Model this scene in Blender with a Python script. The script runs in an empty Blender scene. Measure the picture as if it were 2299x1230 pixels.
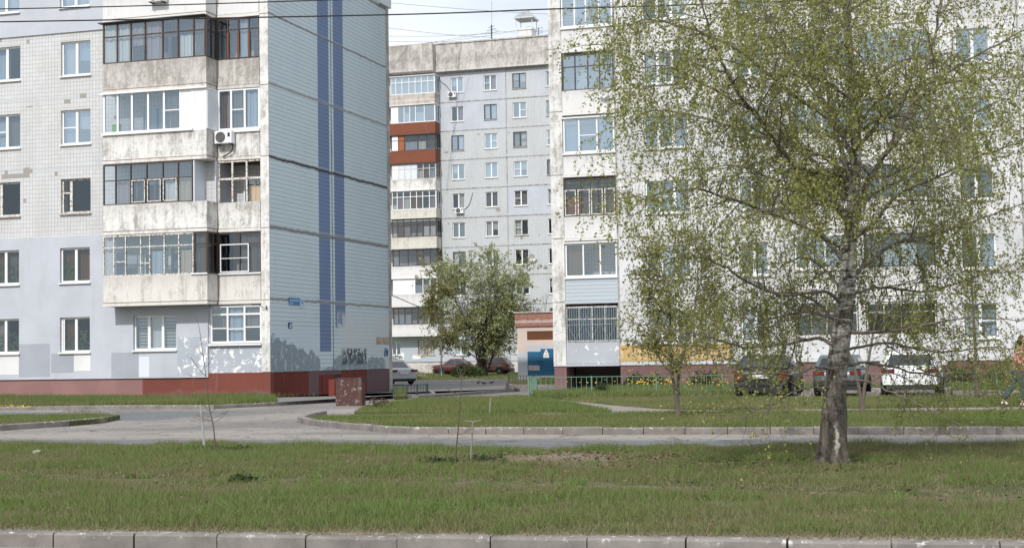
import bpy, bmesh, math, random
import numpy as np
from mathutils import Vector, Matrix
random.seed(7); RNG = np.random.default_rng(7)
SC = bpy.context.scene; COL = SC.collection
R = math.radians

# ------------------------------------------------------------------ camera
CAM_H = 1.5; FPX = 3500.0; CX, CY = 1149.5, 615.0
PITCH, ROLL = R(3.06), R(-0.9)
CAM = Vector((0, 0, CAM_H))
CROT = Matrix.Rotation(math.pi/2 + PITCH, 3, 'X') @ Matrix.Rotation(ROLL, 3, 'Z')
cd = bpy.data.cameras.new('camera'); cam = bpy.data.objects.new('camera', cd); COL.objects.link(cam)
cd.sensor_width = 36; cd.lens = 36*FPX/2299; cd.clip_start = .1; cd.clip_end = 3000
cam.matrix_world = Matrix.Translation(CAM) @ CROT.to_4x4()
SC.camera = cam

def ray(px, py): return CROT @ Vector(((px-CX)/FPX, (CY-py)/FPX, -1))
ANG = -17.1
class Frame:                     # a local frame standing on the ground, x along the facades, y away from the street
    def __init__(s, o, ang=ANG):
        s.o = Vector(o); s.a = R(ang); s.M = Matrix.Rotation(s.a, 3, 'Z'); s.Mi = s.M.transposed()
        s.c = s.Mi @ (CAM - s.o)
    def on_y(s, px, py, y=0.):
        d = s.Mi @ ray(px, py); t = (y-s.c.y)/d.y; p = s.c + d*t; return p.x, p.z
    def on_x(s, px, py, x=0.):
        d = s.Mi @ ray(px, py); t = (x-s.c.x)/d.x; p = s.c + d*t; return p.y, p.z
    def on_z(s, px, py, z=0.):
        d = s.Mi @ ray(px, py); t = (z-s.c.z)/d.z; p = s.c + d*t; return p.x, p.y
    def w(s, x, y, z=0.): return s.o + s.M @ Vector((x, y, z))
def deep(px, py, Y):             # world point at distance Y in front of the street
    d = ray(px, py); return CAM + d*(Y/d.y)
def gz(px, py, z=0.):
    d = ray(px, py); return CAM + d*((z-CAM_H)/d.z)
G = Frame((0, 0, 0))

# ------------------------------------------------------------------ objects
def tag(o, label=None, cat=None, group=None, kind=None):
    if label: o['label'] = label
    if cat: o['category'] = cat
    if group: o['group'] = group
    if kind: o['kind'] = kind
    return o
def thing(name, label, cat, loc=(0, 0, 0), rz=0., group=None):
    o = bpy.data.objects.new(name, None); COL.objects.link(o)
    o.location = loc; o.rotation_euler = (0, 0, rz); o.empty_display_size = .2
    return tag(o, label, cat, group)
def copy_tree(o, parent=None):
    c = o.copy(); COL.objects.link(c); c.parent = parent
    for ch in o.children: copy_tree(ch, c)
    return c

class MB:
    def __init__(s): s.v = []; s.f = []; s.mi = []; s.m = 0; s.sm = False
    def face(s, *ps):
        n = len(s.v); s.v.extend([tuple(p) for p in ps]); s.f.append(tuple(range(n, n+len(ps)))); s.mi.append(s.m)
    def hexa(s, p):              # p: 8 corners, bottom four then top four, counter-clockwise seen from above
        n = len(s.v); s.v.extend([tuple(q) for q in p])
        for f in ((3, 2, 1, 0), (4, 5, 6, 7), (0, 1, 5, 4), (1, 2, 6, 5), (2, 3, 7, 6), (3, 0, 4, 7)):
            s.f.append(tuple(n+i for i in f)); s.mi.append(s.m)
    def box(s, x0, x1, y0, y1, z0, z1):
        s.hexa([(x0, y0, z0), (x1, y0, z0), (x1, y1, z0), (x0, y1, z0), (x0, y0, z1), (x1, y0, z1), (x1, y1, z1), (x0, y1, z1)])
    def obox(s, A, B, s0, s1, d0, d1, z0, z1):   # box along the plan line A-B; d = distance to the right of it
        ux, uy = B[0]-A[0], B[1]-A[1]; L = math.hypot(ux, uy); ux /= L; uy /= L; nx, ny = uy, -ux
        q = [(A[0]+ux*a+nx*d, A[1]+uy*a+ny*d) for a, d in ((s0, d1), (s1, d1), (s1, d0), (s0, d0))]
        s.hexa([(x, y, z0) for x, y in q]+[(x, y, z1) for x, y in q])
    def oquad(s, A, B, s0, s1, d, z0, z1):
        ux, uy = B[0]-A[0], B[1]-A[1]; L = math.hypot(ux, uy); ux /= L; uy /= L; nx, ny = uy, -ux
        p = lambda a, z: (A[0]+ux*a+nx*d, A[1]+uy*a+ny*d, z)
        s.face(p(s0, z0), p(s1, z0), p(s1, z1), p(s0, z1))
    def tube(s, pts, rad, n=6, cap=True):
        pts = [Vector(p) for p in pts]; k = len(pts)
        if not hasattr(rad, '__len__'): rad = [rad]*k
        up = Vector((.31, .17, .93)); base = len(s.v)
        for i, p in enumerate(pts):
            t = (pts[min(i+1, k-1)]-pts[max(i-1, 0)])
            if t.length < 1e-9: t = Vector((0, 0, 1))
            t.normalize(); a = t.cross(up)
            if a.length < .05: a = t.cross(Vector((1, 0, 0)))
            a.normalize(); b = t.cross(a)
            for j in range(n):
                th = 2*math.pi*j/n; s.v.append(tuple(p+(a*math.cos(th)+b*math.sin(th))*rad[i]))
        for i in range(k-1):
            for j in range(n):
                j2 = (j+1) % n
                s.f.append((base+i*n+j, base+i*n+j2, base+(i+1)*n+j2, base+(i+1)*n+j)); s.mi.append(s.m)
        if cap and n > 2:
            s.f.append(tuple(base+j for j in range(n-1, -1, -1))); s.mi.append(s.m)
            s.f.append(tuple(base+(k-1)*n+j for j in range(n))); s.mi.append(s.m)
    def prism(s, poly, z0, z1):
        n = len(s.v); k = len(poly); s.v.extend([(x, y, z0) for x, y in poly]+[(x, y, z1) for x, y in poly])
        s.f.append(tuple(n+k+i for i in range(k))); s.mi.append(s.m)
        for i in range(k):
            j = (i+1) % k; s.f.append((n+i, n+j, n+k+j, n+k+i)); s.mi.append(s.m)
    def ring_loft(s, rings, cap=True):
        base = len(s.v); n = len(rings[0])
        for r in rings: s.v.extend([tuple(p) for p in r])
        for i in range(len(rings)-1):
            for j in range(n):
                j2 = (j+1) % n
                s.f.append((base+i*n+j, base+i*n+j2, base+(i+1)*n+j2, base+(i+1)*n+j)); s.mi.append(s.m)
        if cap:
            s.f.append(tuple(base+j for j in range(n-1, -1, -1))); s.mi.append(s.m)
            b = base+(len(rings)-1)*n; s.f.append(tuple(b+j for j in range(n))); s.mi.append(s.m)
    def ball(s, c, r, nu=10, nv=7):
        rx, ry, rz = r if hasattr(r, '__len__') else (r, r, r)
        s.ring_loft([[(c[0]+rx*math.sin(math.pi*i/nv)*math.cos(2*math.pi*j/nu), c[1]+ry*math.sin(math.pi*i/nv)*math.sin(2*math.pi*j/nu),
                       c[2]-rz*math.cos(math.pi*i/nv)) for j in range(nu)] for i in range(nv+1)], cap=False)
    def wall(s, x0, x1, z0, z1, y, holes, rev, zone=None, revm=0):   # a wall in the plane y with real openings and reveals
        xs = sorted({x0, x1, *[h[0] for h in holes], *[h[1] for h in holes]}); zs = sorted({z0, z1, *[h[2] for h in holes], *[h[3] for h in holes]})
        if zone: xs, zs = zone[1](xs, zs)
        xs = [x for x in xs if x0-1e-6 <= x <= x1+1e-6]; zs = [z for z in zs if z0-1e-6 <= z <= z1+1e-6]
        for i in range(len(xs)-1):
            for j in range(len(zs)-1):
                xc, zc = (xs[i]+xs[i+1])/2, (zs[j]+zs[j+1])/2
                if any(h[0] < xc < h[1] and h[2] < zc < h[3] for h in holes): continue
                s.m = zone[0](xc, zc) if zone else 0
                s.face((xs[i], y, zs[j]), (xs[i+1], y, zs[j]), (xs[i+1], y, zs[j+1]), (xs[i], y, zs[j+1]))
        for h in holes:
            s.m = revm; a, b, c, d = h[:4]; e = y+(h[4] if len(h) > 4 else rev)
            s.face((a, y, c), (a, y, d), (a, e, d), (a, e, c)); s.face((b, y, c), (b, e, c), (b, e, d), (b, y, d))
            s.face((a, y, d), (b, y, d), (b, e, d), (a, e, d)); s.face((a, y, c), (a, e, c), (b, e, c), (b, y, c))
        s.m = 0
    def build(s, name, mats, parent=None, smooth=False):
        me = bpy.data.meshes.new(name); me.from_pydata(s.v, [], s.f)
        if not isinstance(mats, (list, tuple)): mats = [mats]
        for m in mats: me.materials.append(m)
        if len(mats) > 1: me.polygons.foreach_set('material_index', s.mi)
        if smooth: me.polygons.foreach_set('use_smooth', [True]*len(me.polygons))
        me.update()
        o = bpy.data.objects.new(name, me); COL.objects.link(o)
        if parent: o.parent = parent
        return o

def np_mesh(name, verts, k, mat, parent=None, tint=None):      # many k-gons, each with vertices of its own
    nv = len(verts); nf = nv//k; me = bpy.data.meshes.new(name)
    me.vertices.add(nv); me.vertices.foreach_set('co', np.ascontiguousarray(verts, dtype=np.float32).ravel())
    me.loops.add(nv); me.loops.foreach_set('vertex_index', np.arange(nv, dtype=np.int32))
    me.polygons.add(nf); me.polygons.foreach_set('loop_start', np.arange(0, nv, k, dtype=np.int32))
    if tint is not None:
        at = me.attributes.new('tint', 'FLOAT', 'POINT'); at.data.foreach_set('value', np.repeat(tint, k).astype(np.float32))
    me.materials.append(mat); me.update(); me.validate()
    o = bpy.data.objects.new(name, me); COL.objects.link(o)
    if parent: o.parent = parent
    return o

# ------------------------------------------------------------------ materials
class Gr:
    def __init__(s, name):
        s.mat = bpy.data.materials.new(name); s.mat.use_nodes = True; s.nt = s.mat.node_tree; s.nt.nodes.clear()
        s._c = None
    def n(s, t, ins=None, **kw):
        nd = s.nt.nodes.new(t)
        for k, v in kw.items(): setattr(nd, k, v)
        for k, v in (ins or {}).items():
            i = nd.inputs[k]
            if isinstance(v, bpy.types.NodeSocket): s.nt.links.new(v, i)
            elif isinstance(v, (tuple, list)) and len(v) == 3 and i.type == 'RGBA': i.default_value = (*v, 1)
            else: i.default_value = v
        return nd
    def co(s):
        if s._c is None: s._c = s.n('ShaderNodeTexCoord').outputs['Object']
        return s._c
    def sep(s, v=None):
        o = s.n('ShaderNodeSeparateXYZ', {0: v or s.co()}).outputs; return o[0], o[1], o[2]
    def comb(s, x=0., y=0., z=0.): return s.n('ShaderNodeCombineXYZ', {0: x, 1: y, 2: z}).outputs[0]
    def sc(s, k, v=None): return s.n('ShaderNodeVectorMath', {0: v or s.co(), 1: k}, operation='MULTIPLY').outputs[0]
    def noise(s, scale, detail=6., rough=.6, v=None, dist=0.):
        return s.n('ShaderNodeTexNoise', {'Vector': v or s.co(), 'Scale': scale, 'Detail': detail, 'Roughness': rough, 'Distortion': dist}).outputs[0]
    def m(s, op, a, b=0., c=0.): return s.n('ShaderNodeMath', {0: a, 1: b, 2: c}, operation=op).outputs[0]
    def ramp(s, f, lo, hi, a=0., b=1.):
        return s.n('ShaderNodeMapRange', {0: f, 1: lo, 2: hi, 3: a, 4: b}, clamp=True).outputs[0]
    def mix(s, f, a, b, bt='MIX'):
        nd = s.n('ShaderNodeMix', data_type='RGBA', blend_type=bt)
        for i, v in ((0, f), (6, a), (7, b)):
            k = nd.inputs[i]
            if isinstance(v, bpy.types.NodeSocket): s.nt.links.new(v, k)
            elif isinstance(v, (tuple, list)): k.default_value = (*v, 1)
            else: k.default_value = v
        return nd.outputs[2]
    def within(s, v, a, b, e=.01): return s.m('MULTIPLY', s.ramp(v, a-e, a+e), s.ramp(v, b-e, b+e, 1., 0.))
    def brick(s, v, w, h, mort, c1, c2, cm, off=0.):
        nd = s.n('ShaderNodeTexBrick', {'Vector': v, 'Color1': c1, 'Color2': c2, 'Mortar': cm, 'Scale': 1., 'Mortar Size': mort, 'Mortar Smooth': .2, 'Bias': 0., 'Brick Width': w, 'Row Height': h}, offset=off, squash=1.)
        return nd.outputs[0], nd.outputs[1]
    def out(s, col, rough=.8, bump=None, bd=.02, metal=0., spec=.4, **kw):
        ins = {'Base Color': col, 'Roughness': rough, 'Metallic': metal, 'Specular IOR Level': spec}; ins.update(kw)
        if bump is not None: ins['Normal'] = s.n('ShaderNodeBump', {'Strength': .6, 'Distance': bd, 'Height': bump}).outputs[0]
        p = s.n('ShaderNodeBsdfPrincipled', ins)
        s.nt.links.new(p.outputs[0], s.n('ShaderNodeOutputMaterial').inputs[0]); return s.mat
    def shade(s, sh): s.nt.links.new(sh, s.n('ShaderNodeOutputMaterial').inputs[0]); return s.mat
def plain(name, c, rough=.6, metal=0., var=.12, sc=6., spec=.4):
    g = Gr(name); f = g.noise(sc, 5.)
    return g.out(g.mix(f, tuple(x*(1-var) for x in c), tuple(min(1, x*(1+var)) for x in c)), rough, metal=metal, spec=spec)

def m_tile(name, base, ax='x', seams=(), w=.15, h=.175, mort=.007, cm=(.3, .3, .29)):
    g = Gr(name); x, y, z = g.sep(); v = g.comb(x if ax == 'x' else y, z, 0.)
    dk = tuple(c*.93 for c in base)
    c, f = g.brick(v, w, h, mort, base, dk, cm)
    d = g.noise(.7, 8., .65, g.comb(g.m('MULTIPLY', x, 1.), y, g.m('MULTIPLY', z, .5)))
    c = g.mix(g.ramp(d, .45, .75, 0., .4), c, (.36, .34, .31))
    s = g.noise(1., 6., .6, g.sc((9., 9., .35)))
    c = g.mix(g.ramp(s, .6, .8, 0., .22), c, (.3, .27, .23))
    p = g.noise(.9, 2., .4, g.comb(g.m('SNAP', g.m('ADD', x, y), .15), 3.7, g.m('SNAP', z, .175)))
    c = g.mix(g.ramp(p, .735, .74, 0., .8), c, (.27, .25, .22))
    for zz in seams:
        zn = g.m('ADD', z, g.m('MULTIPLY', g.m('SUBTRACT', g.noise(1.5, 5.), .5), .06)); c = g.mix(g.m('MULTIPLY', g.within(zn, zz-.035, zz+.035, .01), .8), c, (.47, .49, .51))
        ch = g.noise(1.15, 2., .5, g.comb(g.m('SNAP', x, .15), 1.3+zz, g.m('SNAP', z, .175))); c = g.mix(g.m('MULTIPLY', g.within(z, zz-.3, zz+.12, .01), g.ramp(ch, .62, .625)), c, (.31, .29, .27))
    return g.out(c, .55, g.m('MULTIPLY', f, -1.), .004)
def m_conc(name, hi=(.72, .71, .69), lo=(.36, .335, .31), bias=.5, rust=.25, sc=1.):
    g = Gr(name)
    n1 = g.noise(.9*sc, 10., .76); n2 = g.noise(1., 8., .7, g.sc((5., 5., .45)))
    n3 = g.noise(7., 9., .75)
    f = g.m('ADD', g.m('MULTIPLY', n1, .42), g.m('ADD', g.m('MULTIPLY', n2, .36), g.m('MULTIPLY', n3, .22)))
    c = g.mix(g.ramp(f, bias-.04, bias+.04), lo, hi)
    c = g.mix(g.ramp(g.noise(1.1*sc, 10., .8, g.sc((1., 1., .6))), .48, .56, .0, .7), c, tuple(min(.78, k*1.06) for k in hi))
    c = g.mix(g.ramp(g.noise(11., 8., .75), .62, .7, 0., .55), c, (.24, .21, .18))
    c = g.mix(g.ramp(g.noise(1., 6., .6, g.sc((7., 7., .35))), .66, .8, 0., rust), c, (.35, .2, .12))
    x, y, z = g.sep(); t = g.m('MULTIPLY', g.m('FRACT', g.m('DIVIDE', g.m('SUBTRACT', z, 3.78), 2.86)), 2.86)
    dr = g.noise(1., 6., .7, g.comb(g.m('MULTIPLY', g.m('ADD', x, y), 3.2), 2., g.m('MULTIPLY', z, .35)))
    c = g.mix(g.m('MULTIPLY', g.m('MULTIPLY', g.ramp(g.m('ADD', t, g.m('MULTIPLY', dr, 1.2)), 1.15, 1.75), g.ramp(t, 1.35, 1.25)), .3), c, (.27, .25, .225))
    c = g.mix(g.m('MULTIPLY', g.ramp(g.m('ADD', t, g.m('MULTIPLY', dr, .5)), .5, .32), .5), c, (.66, .63, .59))
    return g.out(c, .88, n3, .012, spec=.2)
def m_paint(name, base, dirt=.25, peel=None, pcol=(.72, .72, .72), psc=3., foot=False):
    g = Gr(name); n = g.noise(.6, 7., .6); s = g.noise(1., 6., .6, g.sc((4., 4., .3)))
    c = g.mix(g.ramp(n, .35, .7), tuple(x*1.06 for x in base), tuple(x*.9 for x in base))
    c = g.mix(g.ramp(s, .58, .8, 0., dirt), c, (.33, .31, .29))
    b = g.noise(20., 4.)
    if foot: c = g.mix(g.ramp(g.m('ADD', g.sep()[2], g.m('MULTIPLY', g.noise(1.6, 8., .75), .9)), .85, .5, 0., .75), c, (.19, .165, .145)); c = g.mix(g.ramp(g.noise(.45, 3., .5), .5, .54, 0., .35), c, tuple(k*.72 for k in base))
    if peel: c = g.mix(g.ramp(g.noise(psc, 9., .72, dist=.4), peel, peel+.015), c, pcol)
    return g.out(c, .8, b, .004, spec=.25)

M = {}
M['tile'] = m_tile('facade_tile', (.6, .605, .61), seams=(9.57, 12.5)); M['tile_far'] = m_tile('far_facade_tile', (.54, .56, .58))
M['tile_white'] = m_tile('white_facade_tile', (.7, .7, .71))
M['conc'] = m_conc('weathered_concrete')
M['conc_w'] = m_conc('white_concrete', (.68, .675, .67), (.46, .44, .42), .42, .2)
M['conc_d'] = m_conc('grey_concrete', (.56, .54, .51), (.33, .305, .28), .52, .35)
M['conc_y'] = m_conc('yellowed_concrete', (.6, .58, .52), (.42, .4, .34), .47, .2)
M['conc_c'] = m_conc('cream_concrete', (.67, .645, .61), (.42, .395, .36), .47, .3)
M['rustp'] = m_paint('rust_red_paint', (.2, .07, .042), .2, .66, (.5, .38, .32), 5.)
M['lilac'] = m_paint('lilac_grey_plaster', (.485, .505, .555), .3)
M['lilac_d'] = m_paint('dark_grey_paint', (.36, .375, .42), .1)
M['white_p'] = m_paint('white_paint_patch', (.72, .72, .72), .2)
M['white_wall'] = m_paint('white_plaster', (.63, .63, .65), .45); M['white_wall2'] = m_paint('greyer_white_plaster', (.56, .565, .58), .4)
M['peel'] = m_paint('peeling_grey_paint', (.4, .43, .48), .1, .545, (.78, .78, .79), 2.6)
M['peel2'] = m_paint('lightly_peeling_grey_paint', (.43, .45, .49), .1, .6, (.78, .78, .78), 3.)
M['pink'] = m_paint('faded_pink_plinth_paint', (.29, .16, .15), .25, .68, foot=True)
M['red'] = m_paint('brick_red_plinth_paint', (.185, .058, .043), .25, .69, (.5, .36, .32), 6., True)
M['maroon'] = m_paint('maroon_plinth_paint', (.2, .11, .11), .2, foot=True)
M['siding'] = None
def m_siding():
    g = Gr('blue_grey_siding'); x, y, z = g.sep(); t = g.m('FRACT', g.m('DIVIDE', z, .16))
    c = g.mix(g.ramp(t, .86, .94), (.5, .55, .6), (.2, .23, .26)); return g.out(c, .5, t, .02)
M['siding'] = m_siding()
M['pvc'] = plain('white_plastic_frame', (.8, .8, .8), .35, var=.04)
M['pvc_b'] = plain('bluish_white_panel', (.66, .7, .76), .4, var=.05)
M['brown'] = plain('brown_painted_frame', (.075, .05, .038), .6, var=.4, sc=9.)
M['redwood'] = plain('reddish_brown_frame', (.16, .06, .03), .6, var=.3)
def m_oldwood():
    g = Gr('flaking_white_wood'); c = g.mix(g.ramp(g.noise(14., 8., .7), .5, .58), (.68, .66, .62), (.2, .13, .09)); return g.out(c, .75)
M['oldwood'] = m_oldwood()
M['steel'] = plain('galvanised_steel', (.5, .51, .52), .4, .7)
M['dkmetal'] = plain('dark_metal', (.06, .06, .065), .5, .3)
M['sill'] = plain('white_metal_sill', (.74, .74, .74), .4, var=.06)
M['tar'] = plain('black_bitumen', (.02, .02, .02), .7)
M['mortar'] = m_conc('rough_seam_mortar', (.4, .4, .38), (.14, .14, .14), .5, 0., 4.)
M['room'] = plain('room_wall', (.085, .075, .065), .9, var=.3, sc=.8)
def m_glass(name, refl, tint):
    g = Gr(name); n = g.noise(.9, 2.)
    bp = g.n('ShaderNodeBump', {'Strength': .35, 'Distance': .03, 'Height': n}).outputs[0]
    a = g.n('ShaderNodeBsdfGlossy', {'Color': (.72, .87, 1.), 'Roughness': .015, 'Normal': bp}).outputs[0]
    b = g.n('ShaderNodeBsdfTransparent', {'Color': tint}).outputs[0]
    return g.shade(g.n('ShaderNodeMixShader', {0: refl, 1: b, 2: a}).outputs[0])
M['glass'] = m_glass('window_glass', .2, (.72, .76, .78))
M['glass_b'] = m_glass('sky_reflecting_glass', .42, (.6, .66, .7))
M['glass_d'] = m_glass('dusty_glass', .11, (.62, .62, .62))
def m_curtain(name, c, fold=40.):
    g = Gr(name); x, y, z = g.sep(); w = g.m('SINE', g.m('ADD', g.m('MULTIPLY', g.m('ADD', x, y), fold), g.m('MULTIPLY', g.noise(2.), 6.)))
    return g.out(g.mix(g.ramp(w, -1., 1.), tuple(k*.88 for k in c), c), .9, w, .02)
for k, c in dict(cw=(.75, .75, .73), cb=(.45, .53, .62), ce=(.55, .45, .33), cn=(.2, .12, .07), cp=(.42, .35, .38), cg=(.2, .195, .185), cd=(.05, .05, .055), co=(.38, .13, .05), cs=(.13, .15, .21)).items():
    M[k] = m_curtain('curtain_'+{'cw': 'white', 'cb': 'pale_blue', 'ce': 'beige', 'cn': 'brown', 'cp': 'pinkish', 'cg': 'grey', 'cd': 'dark', 'co': 'orange_wood', 'cs': 'slate_blue'}[k], c)
def m_blind():
    g = Gr('slatted_blind'); x, y, z = g.sep(); t = g.m('FRACT', g.m('DIVIDE', z, .13)); return g.out(g.mix(g.ramp(t, .45, .55), (.2, .21, .21), (.5, .52, .5)), .8)
M['blind'] = m_blind()
M['plantg'] = plain('house_plant_green', (.09, .15, .045), .7, var=.5, sc=14.)
M['black'] = plain('black_plastic', (.018, .018, .02), .5)
M['bark'] = None
# ------------------------------------------------------------------ the three blocks of flats
def frame_at(px, py, Y, ang=ANG):
    p = deep(px, py, Y); return Frame((p.x, p.y, 0), ang)
LBF = frame_at(608, 860, 61.25); RBF = frame_at(1250, 850, 69.4); FBF = frame_at(990, 800, 152)
FL = 2.85

def window(par, x0, x1, z0, z1, y, style='2', curt=None, fm='pvc', glass='glass', rec=.14, plant=False, sill=True, cd=.16):
    b = MB(); p = MB(); t = .07; yf = y+rec; w = x1-x0; h = z1-z0; old = fm != 'pvc'
    A, B = (x0, yf), (x1, yf)
    bar = lambda a, c, z, zz, d0=-.04, d1=.03: b.obox(A, B, a, c, d0, d1, z, zz)
    bar(0, t, z0, z1); bar(w-t, w, z0, z1); bar(t, w-t, z0, z0+t); bar(t, w-t, z1-t, z1)
    fr = {'2': [.5], '2l': [.5], '2r': [.5], '2a': [.5], '3': [.34, .66], '3n': [.33, .66], 'old': [.3], '1': []}[style]
    for f in fr: bar(w*f-.06, w*f+.06, z0+t, z1-t, -.035, .034)
    if style == '2l': bar(t, w*.5-.06, z0+h*.48, z0+h*.48+.045)
    if style == '2r': bar(w*.5+.06, w-t, z0+h*.48, z0+h*.48+.045)
    if style == 'old': bar(t, w*.3-.06, z0+h*.58, z0+h*.58+.06)
    if style == '3n': bar(w*.36, w*.63, z0+h*.5, z0+h*.5+.04)
    if style == '2a':            # left casement standing ajar
        b.obox((x0+t+.02, yf-.02), (x0+w*.5-.12, yf+.2), 0, .06, -.02, .03, z0+t, z1-t)
    o = b.build('window', M[fm], par)
    p.face((x0+t, yf, z0+t), (x1-t, yf, z0+t), (x1-t, yf, z1-t), (x0+t, yf, z1-t)); p.build('pane', M[glass], o)
    if sill:
        s = MB(); s.hexa([(x0-.04, y-.09, z0-.07), (x1+.04, y-.09, z0-.07), (x1+.04, y+rec-.03, z0-.06), (x0-.04, y+rec-.03, z0-.06), (x0-.04, y-.09, z0-.03), (x1+.04, y-.09, z0-.03), (x1+.04, y+rec-.03, z0), (x0-.04, y+rec-.03, z0)])
        s.build('sill', M['sill'] if not old else M['conc_d'], o)
    if curt:
        if isinstance(curt, str): curt = [curt]
        c = MB(); names = []; n = len(curt)
        for i, k in enumerate(curt):
            if not k: continue
            k, lo = (k[:-1], .45) if k.endswith('^') else (k, 0.)     # ^ : drawn over the upper part only
            if k not in names: names.append(k)
            c.m = names.index(k); a = x0+t+(w-2*t)*i/n; e = x0+t+(w-2*t)*(i+1)/n; q = 6
            for j in range(q):
                f0 = a+(e-a)*j/q; f1 = a+(e-a)*(j+1)/q; d0, d1 = (0, .035) if j % 2 else (.035, 0)
                c.face((f0, yf+cd+d0, z0+h*lo), (f1, yf+cd+d1, z0+h*lo), (f1, yf+cd+d1, z1), (f0, yf+cd+d0, z1))
        if names: c.build('curtain', [M[k] for k in names], o)
    if plant:
        q = MB(); rr = random.Random(int(x0*97+z0*31))
        for i in range(120):
            cx = x0+t+rr.random()*(w-2*t)*plant; cz = z0+t+rr.random()**1.6*h*.55; r = .05+.05*rr.random(); a = rr.random()*6.3
            u = Vector((math.cos(a), .3*rr.random(), math.sin(a)))*r; v = Vector((-math.sin(a), .3, math.cos(a)))*r*.5
            c0 = Vector((cx, yf+.08+.06*rr.random(), cz)); q.face(c0-u, c0-v, c0+u, c0+v)
        q.build('house_plant', M['plantg'], o)
    return o

class Glaz:      # glazing of one balcony: frames, panes, filled panels and what hangs behind the glass
    def __init__(s): s.F = MB(); s.P = MB(); s.Q = MB(); s.C = MB(); s.names = []; s.qn = []
    def key(s, k, L):
        if k not in L: L.append(k)
        return L.index(k)
    def run(s, A, B, z0, z1, fr, tr=None, bar=.05, behind=(), fill={}, low=None, cd=-.12, head=.06):
        L = math.hypot(B[0]-A[0], B[1]-A[1]); fs = [0]+list(fr)+[1]; n = len(fs)-1; F = s.F
        F.obox(A, B, 0, L, -.04, .03, z0, z0+bar); F.obox(A, B, 0, L, -.04, .03, z1-head, z1)
        for i, f in enumerate(fs):
            w = bar*.5 if 0 < i < n else bar
            a = min(max(f*L-w, 0), L-2*w if i < n else L); a = L-bar if i == n else (0 if i == 0 else f*L-w)
            F.obox(A, B, a, a+(bar if i in (0, n) else 2*w), -.037, .034, z0+bar, z1-head)
        zt = None
        if tr: zt = z0+(z1-z0)*tr; F.obox(A, B, bar, L-bar, -.03, .026, zt-bar*.45, zt+bar*.45)
        for i in range(n):
            a, e = fs[i]*L+bar*.5, fs[i+1]*L-bar*.5
            if i in fill:
                s.Q.m = s.key(fill[i], s.qn); s.Q.obox(A, B, a, e, -.03, .012, z0+bar, z1-head); continue
            s.P.oquad(A, B, a, e, -.005, z0+bar, z1-head)
            if low and i in low:
                zz = z0+(z1-z0)*low[i]; F.obox(A, B, a, e, -.025, .02, zz-.02, zz+.02)
            k = behind[i] if i < len(behind) else None
            if k:
                h0, h1 = z0, z1
                if k.endswith('^'): k = k[:-1]; h0 = z0+(z1-z0)*.4
                if k.endswith('_'): k = k[:-1]; h1 = z0+(z1-z0)*.6
                s.C.m = s.key(k, s.names); q = 4
                for j in range(q):
                    s.C.oquad(A, B, a+(e-a)*j/q, a+(e-a)*(j+1)/q, cd-(.03 if j % 2 else 0), h0+.03, h1-.03)
    def build(s, par, fm, glass='glass'):
        o = s.F.build('glazing', M[fm], par)
        if s.P.f: s.P.build('panes', M[glass], o)
        if s.Q.f: s.Q.build('filled_panel', [M[k] for k in s.qn], o)
        if s.C.f: s.C.build('curtain', [M[k] for k in s.names], o)
        return o

# ---- left block
M['rustline'] = plain('rusty_joint', (.13, .085, .065), .9, var=.5, sc=5.); M['conc_m'] = m_conc('mottled_pier_concrete', (.7, .69, .67), (.4, .375, .345), .49, .3, 1.6)
LB = thing('apartment_building', 'left block of flats whose pale blue end wall has two dark blue stripes', 'building', LBF.o, LBF.a)
XW = -40.; TOPZ = 1.09+2.84*9
S = [3.78+2.86*k for k in range(8)]
wz = lambda k: (2.0+FL*k, 3.42+FL*k)
cols = [(-9.45, -8.05), (-12.8, -11.4), (-16.6, -15.2), (-20.0, -18.6)]
holes_lo, holes_mid, holes_up = [], [], []
for k in range(8):
    z0, z1 = wz(k); H = holes_lo if k < 2 else (holes_mid if k < 5 else holes_up)
    for c in cols: H.append((c[0], c[1], z0, z1, .5))
    if k: H.append((-5.6, -3.3, S[k-1]+.25, S[k-1]+2.4, .5))
holes_lo.append((-6.05, -4.1, 2.03, 3.43, .5))
b = MB()
zl = 6.76; zu = 15.2
lb_mats = ['lilac', 'tile', 'lilac_d', 'white_p', 'peel', 'conc', 'pvc_b']
b.wall(XW, -2.7, .9, zl, -.07, holes_lo, .2)
b.face((XW, -.07, .9), (-2.7, -.07, .9), (-2.7, .1, .9), (XW, .1, .9)); b.face((-2.7, -.07, .9), (-2.7, -.07, zl), (-2.7, .3, zl), (-2.7, .3, .9))
b.face((XW, -.07, zl), (-2.7, -.07, zl), (-2.7, 0, zl), (XW, 0, zl))
b.wall(XW, -2.28, zl, zu, 0, holes_mid, .2, (lambda x, z: 1, lambda a, c: (a, c)), 5)
b.wall(XW, -2.28, zu, TOPZ, -.07, holes_up, .2)
b.face((XW, -.07, zu), (-2.28, -.07, zu), (-2.28, 0, zu), (XW, 0, zu))
b.face((-2.28, 0, zl), (-2.28, 1.2, zl), (-2.28, 1.2, TOPZ), (-2.28, 0, TOPZ))
def patch(px0, px1, py0, py1, m, y=-.073):
    xm, zm = LBF.on_y((px0+px1)/2, (py0+py1)/2, y); x0 = LBF.on_y(px0, (py0+py1)/2, y)[0]; x1 = LBF.on_y(px1, (py0+py1)/2, y)[0]
    z1 = LBF.on_y((px0+px1)/2, py0, y)[1]; z0 = LBF.on_y((px0+px1)/2, py1, y)[1]
    b.m = m; b.face((x0, y, z0), (x1, y, z0), (x1, y, z1), (x0, y, z1)); b.m = 0
patch(-40, 42, 792, 841, 3); patch(43, 112, 772, 846, 2); patch(115, 165, 793, 836, 2, -.075); patch(166, 203, 792, 832, 3)
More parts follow.
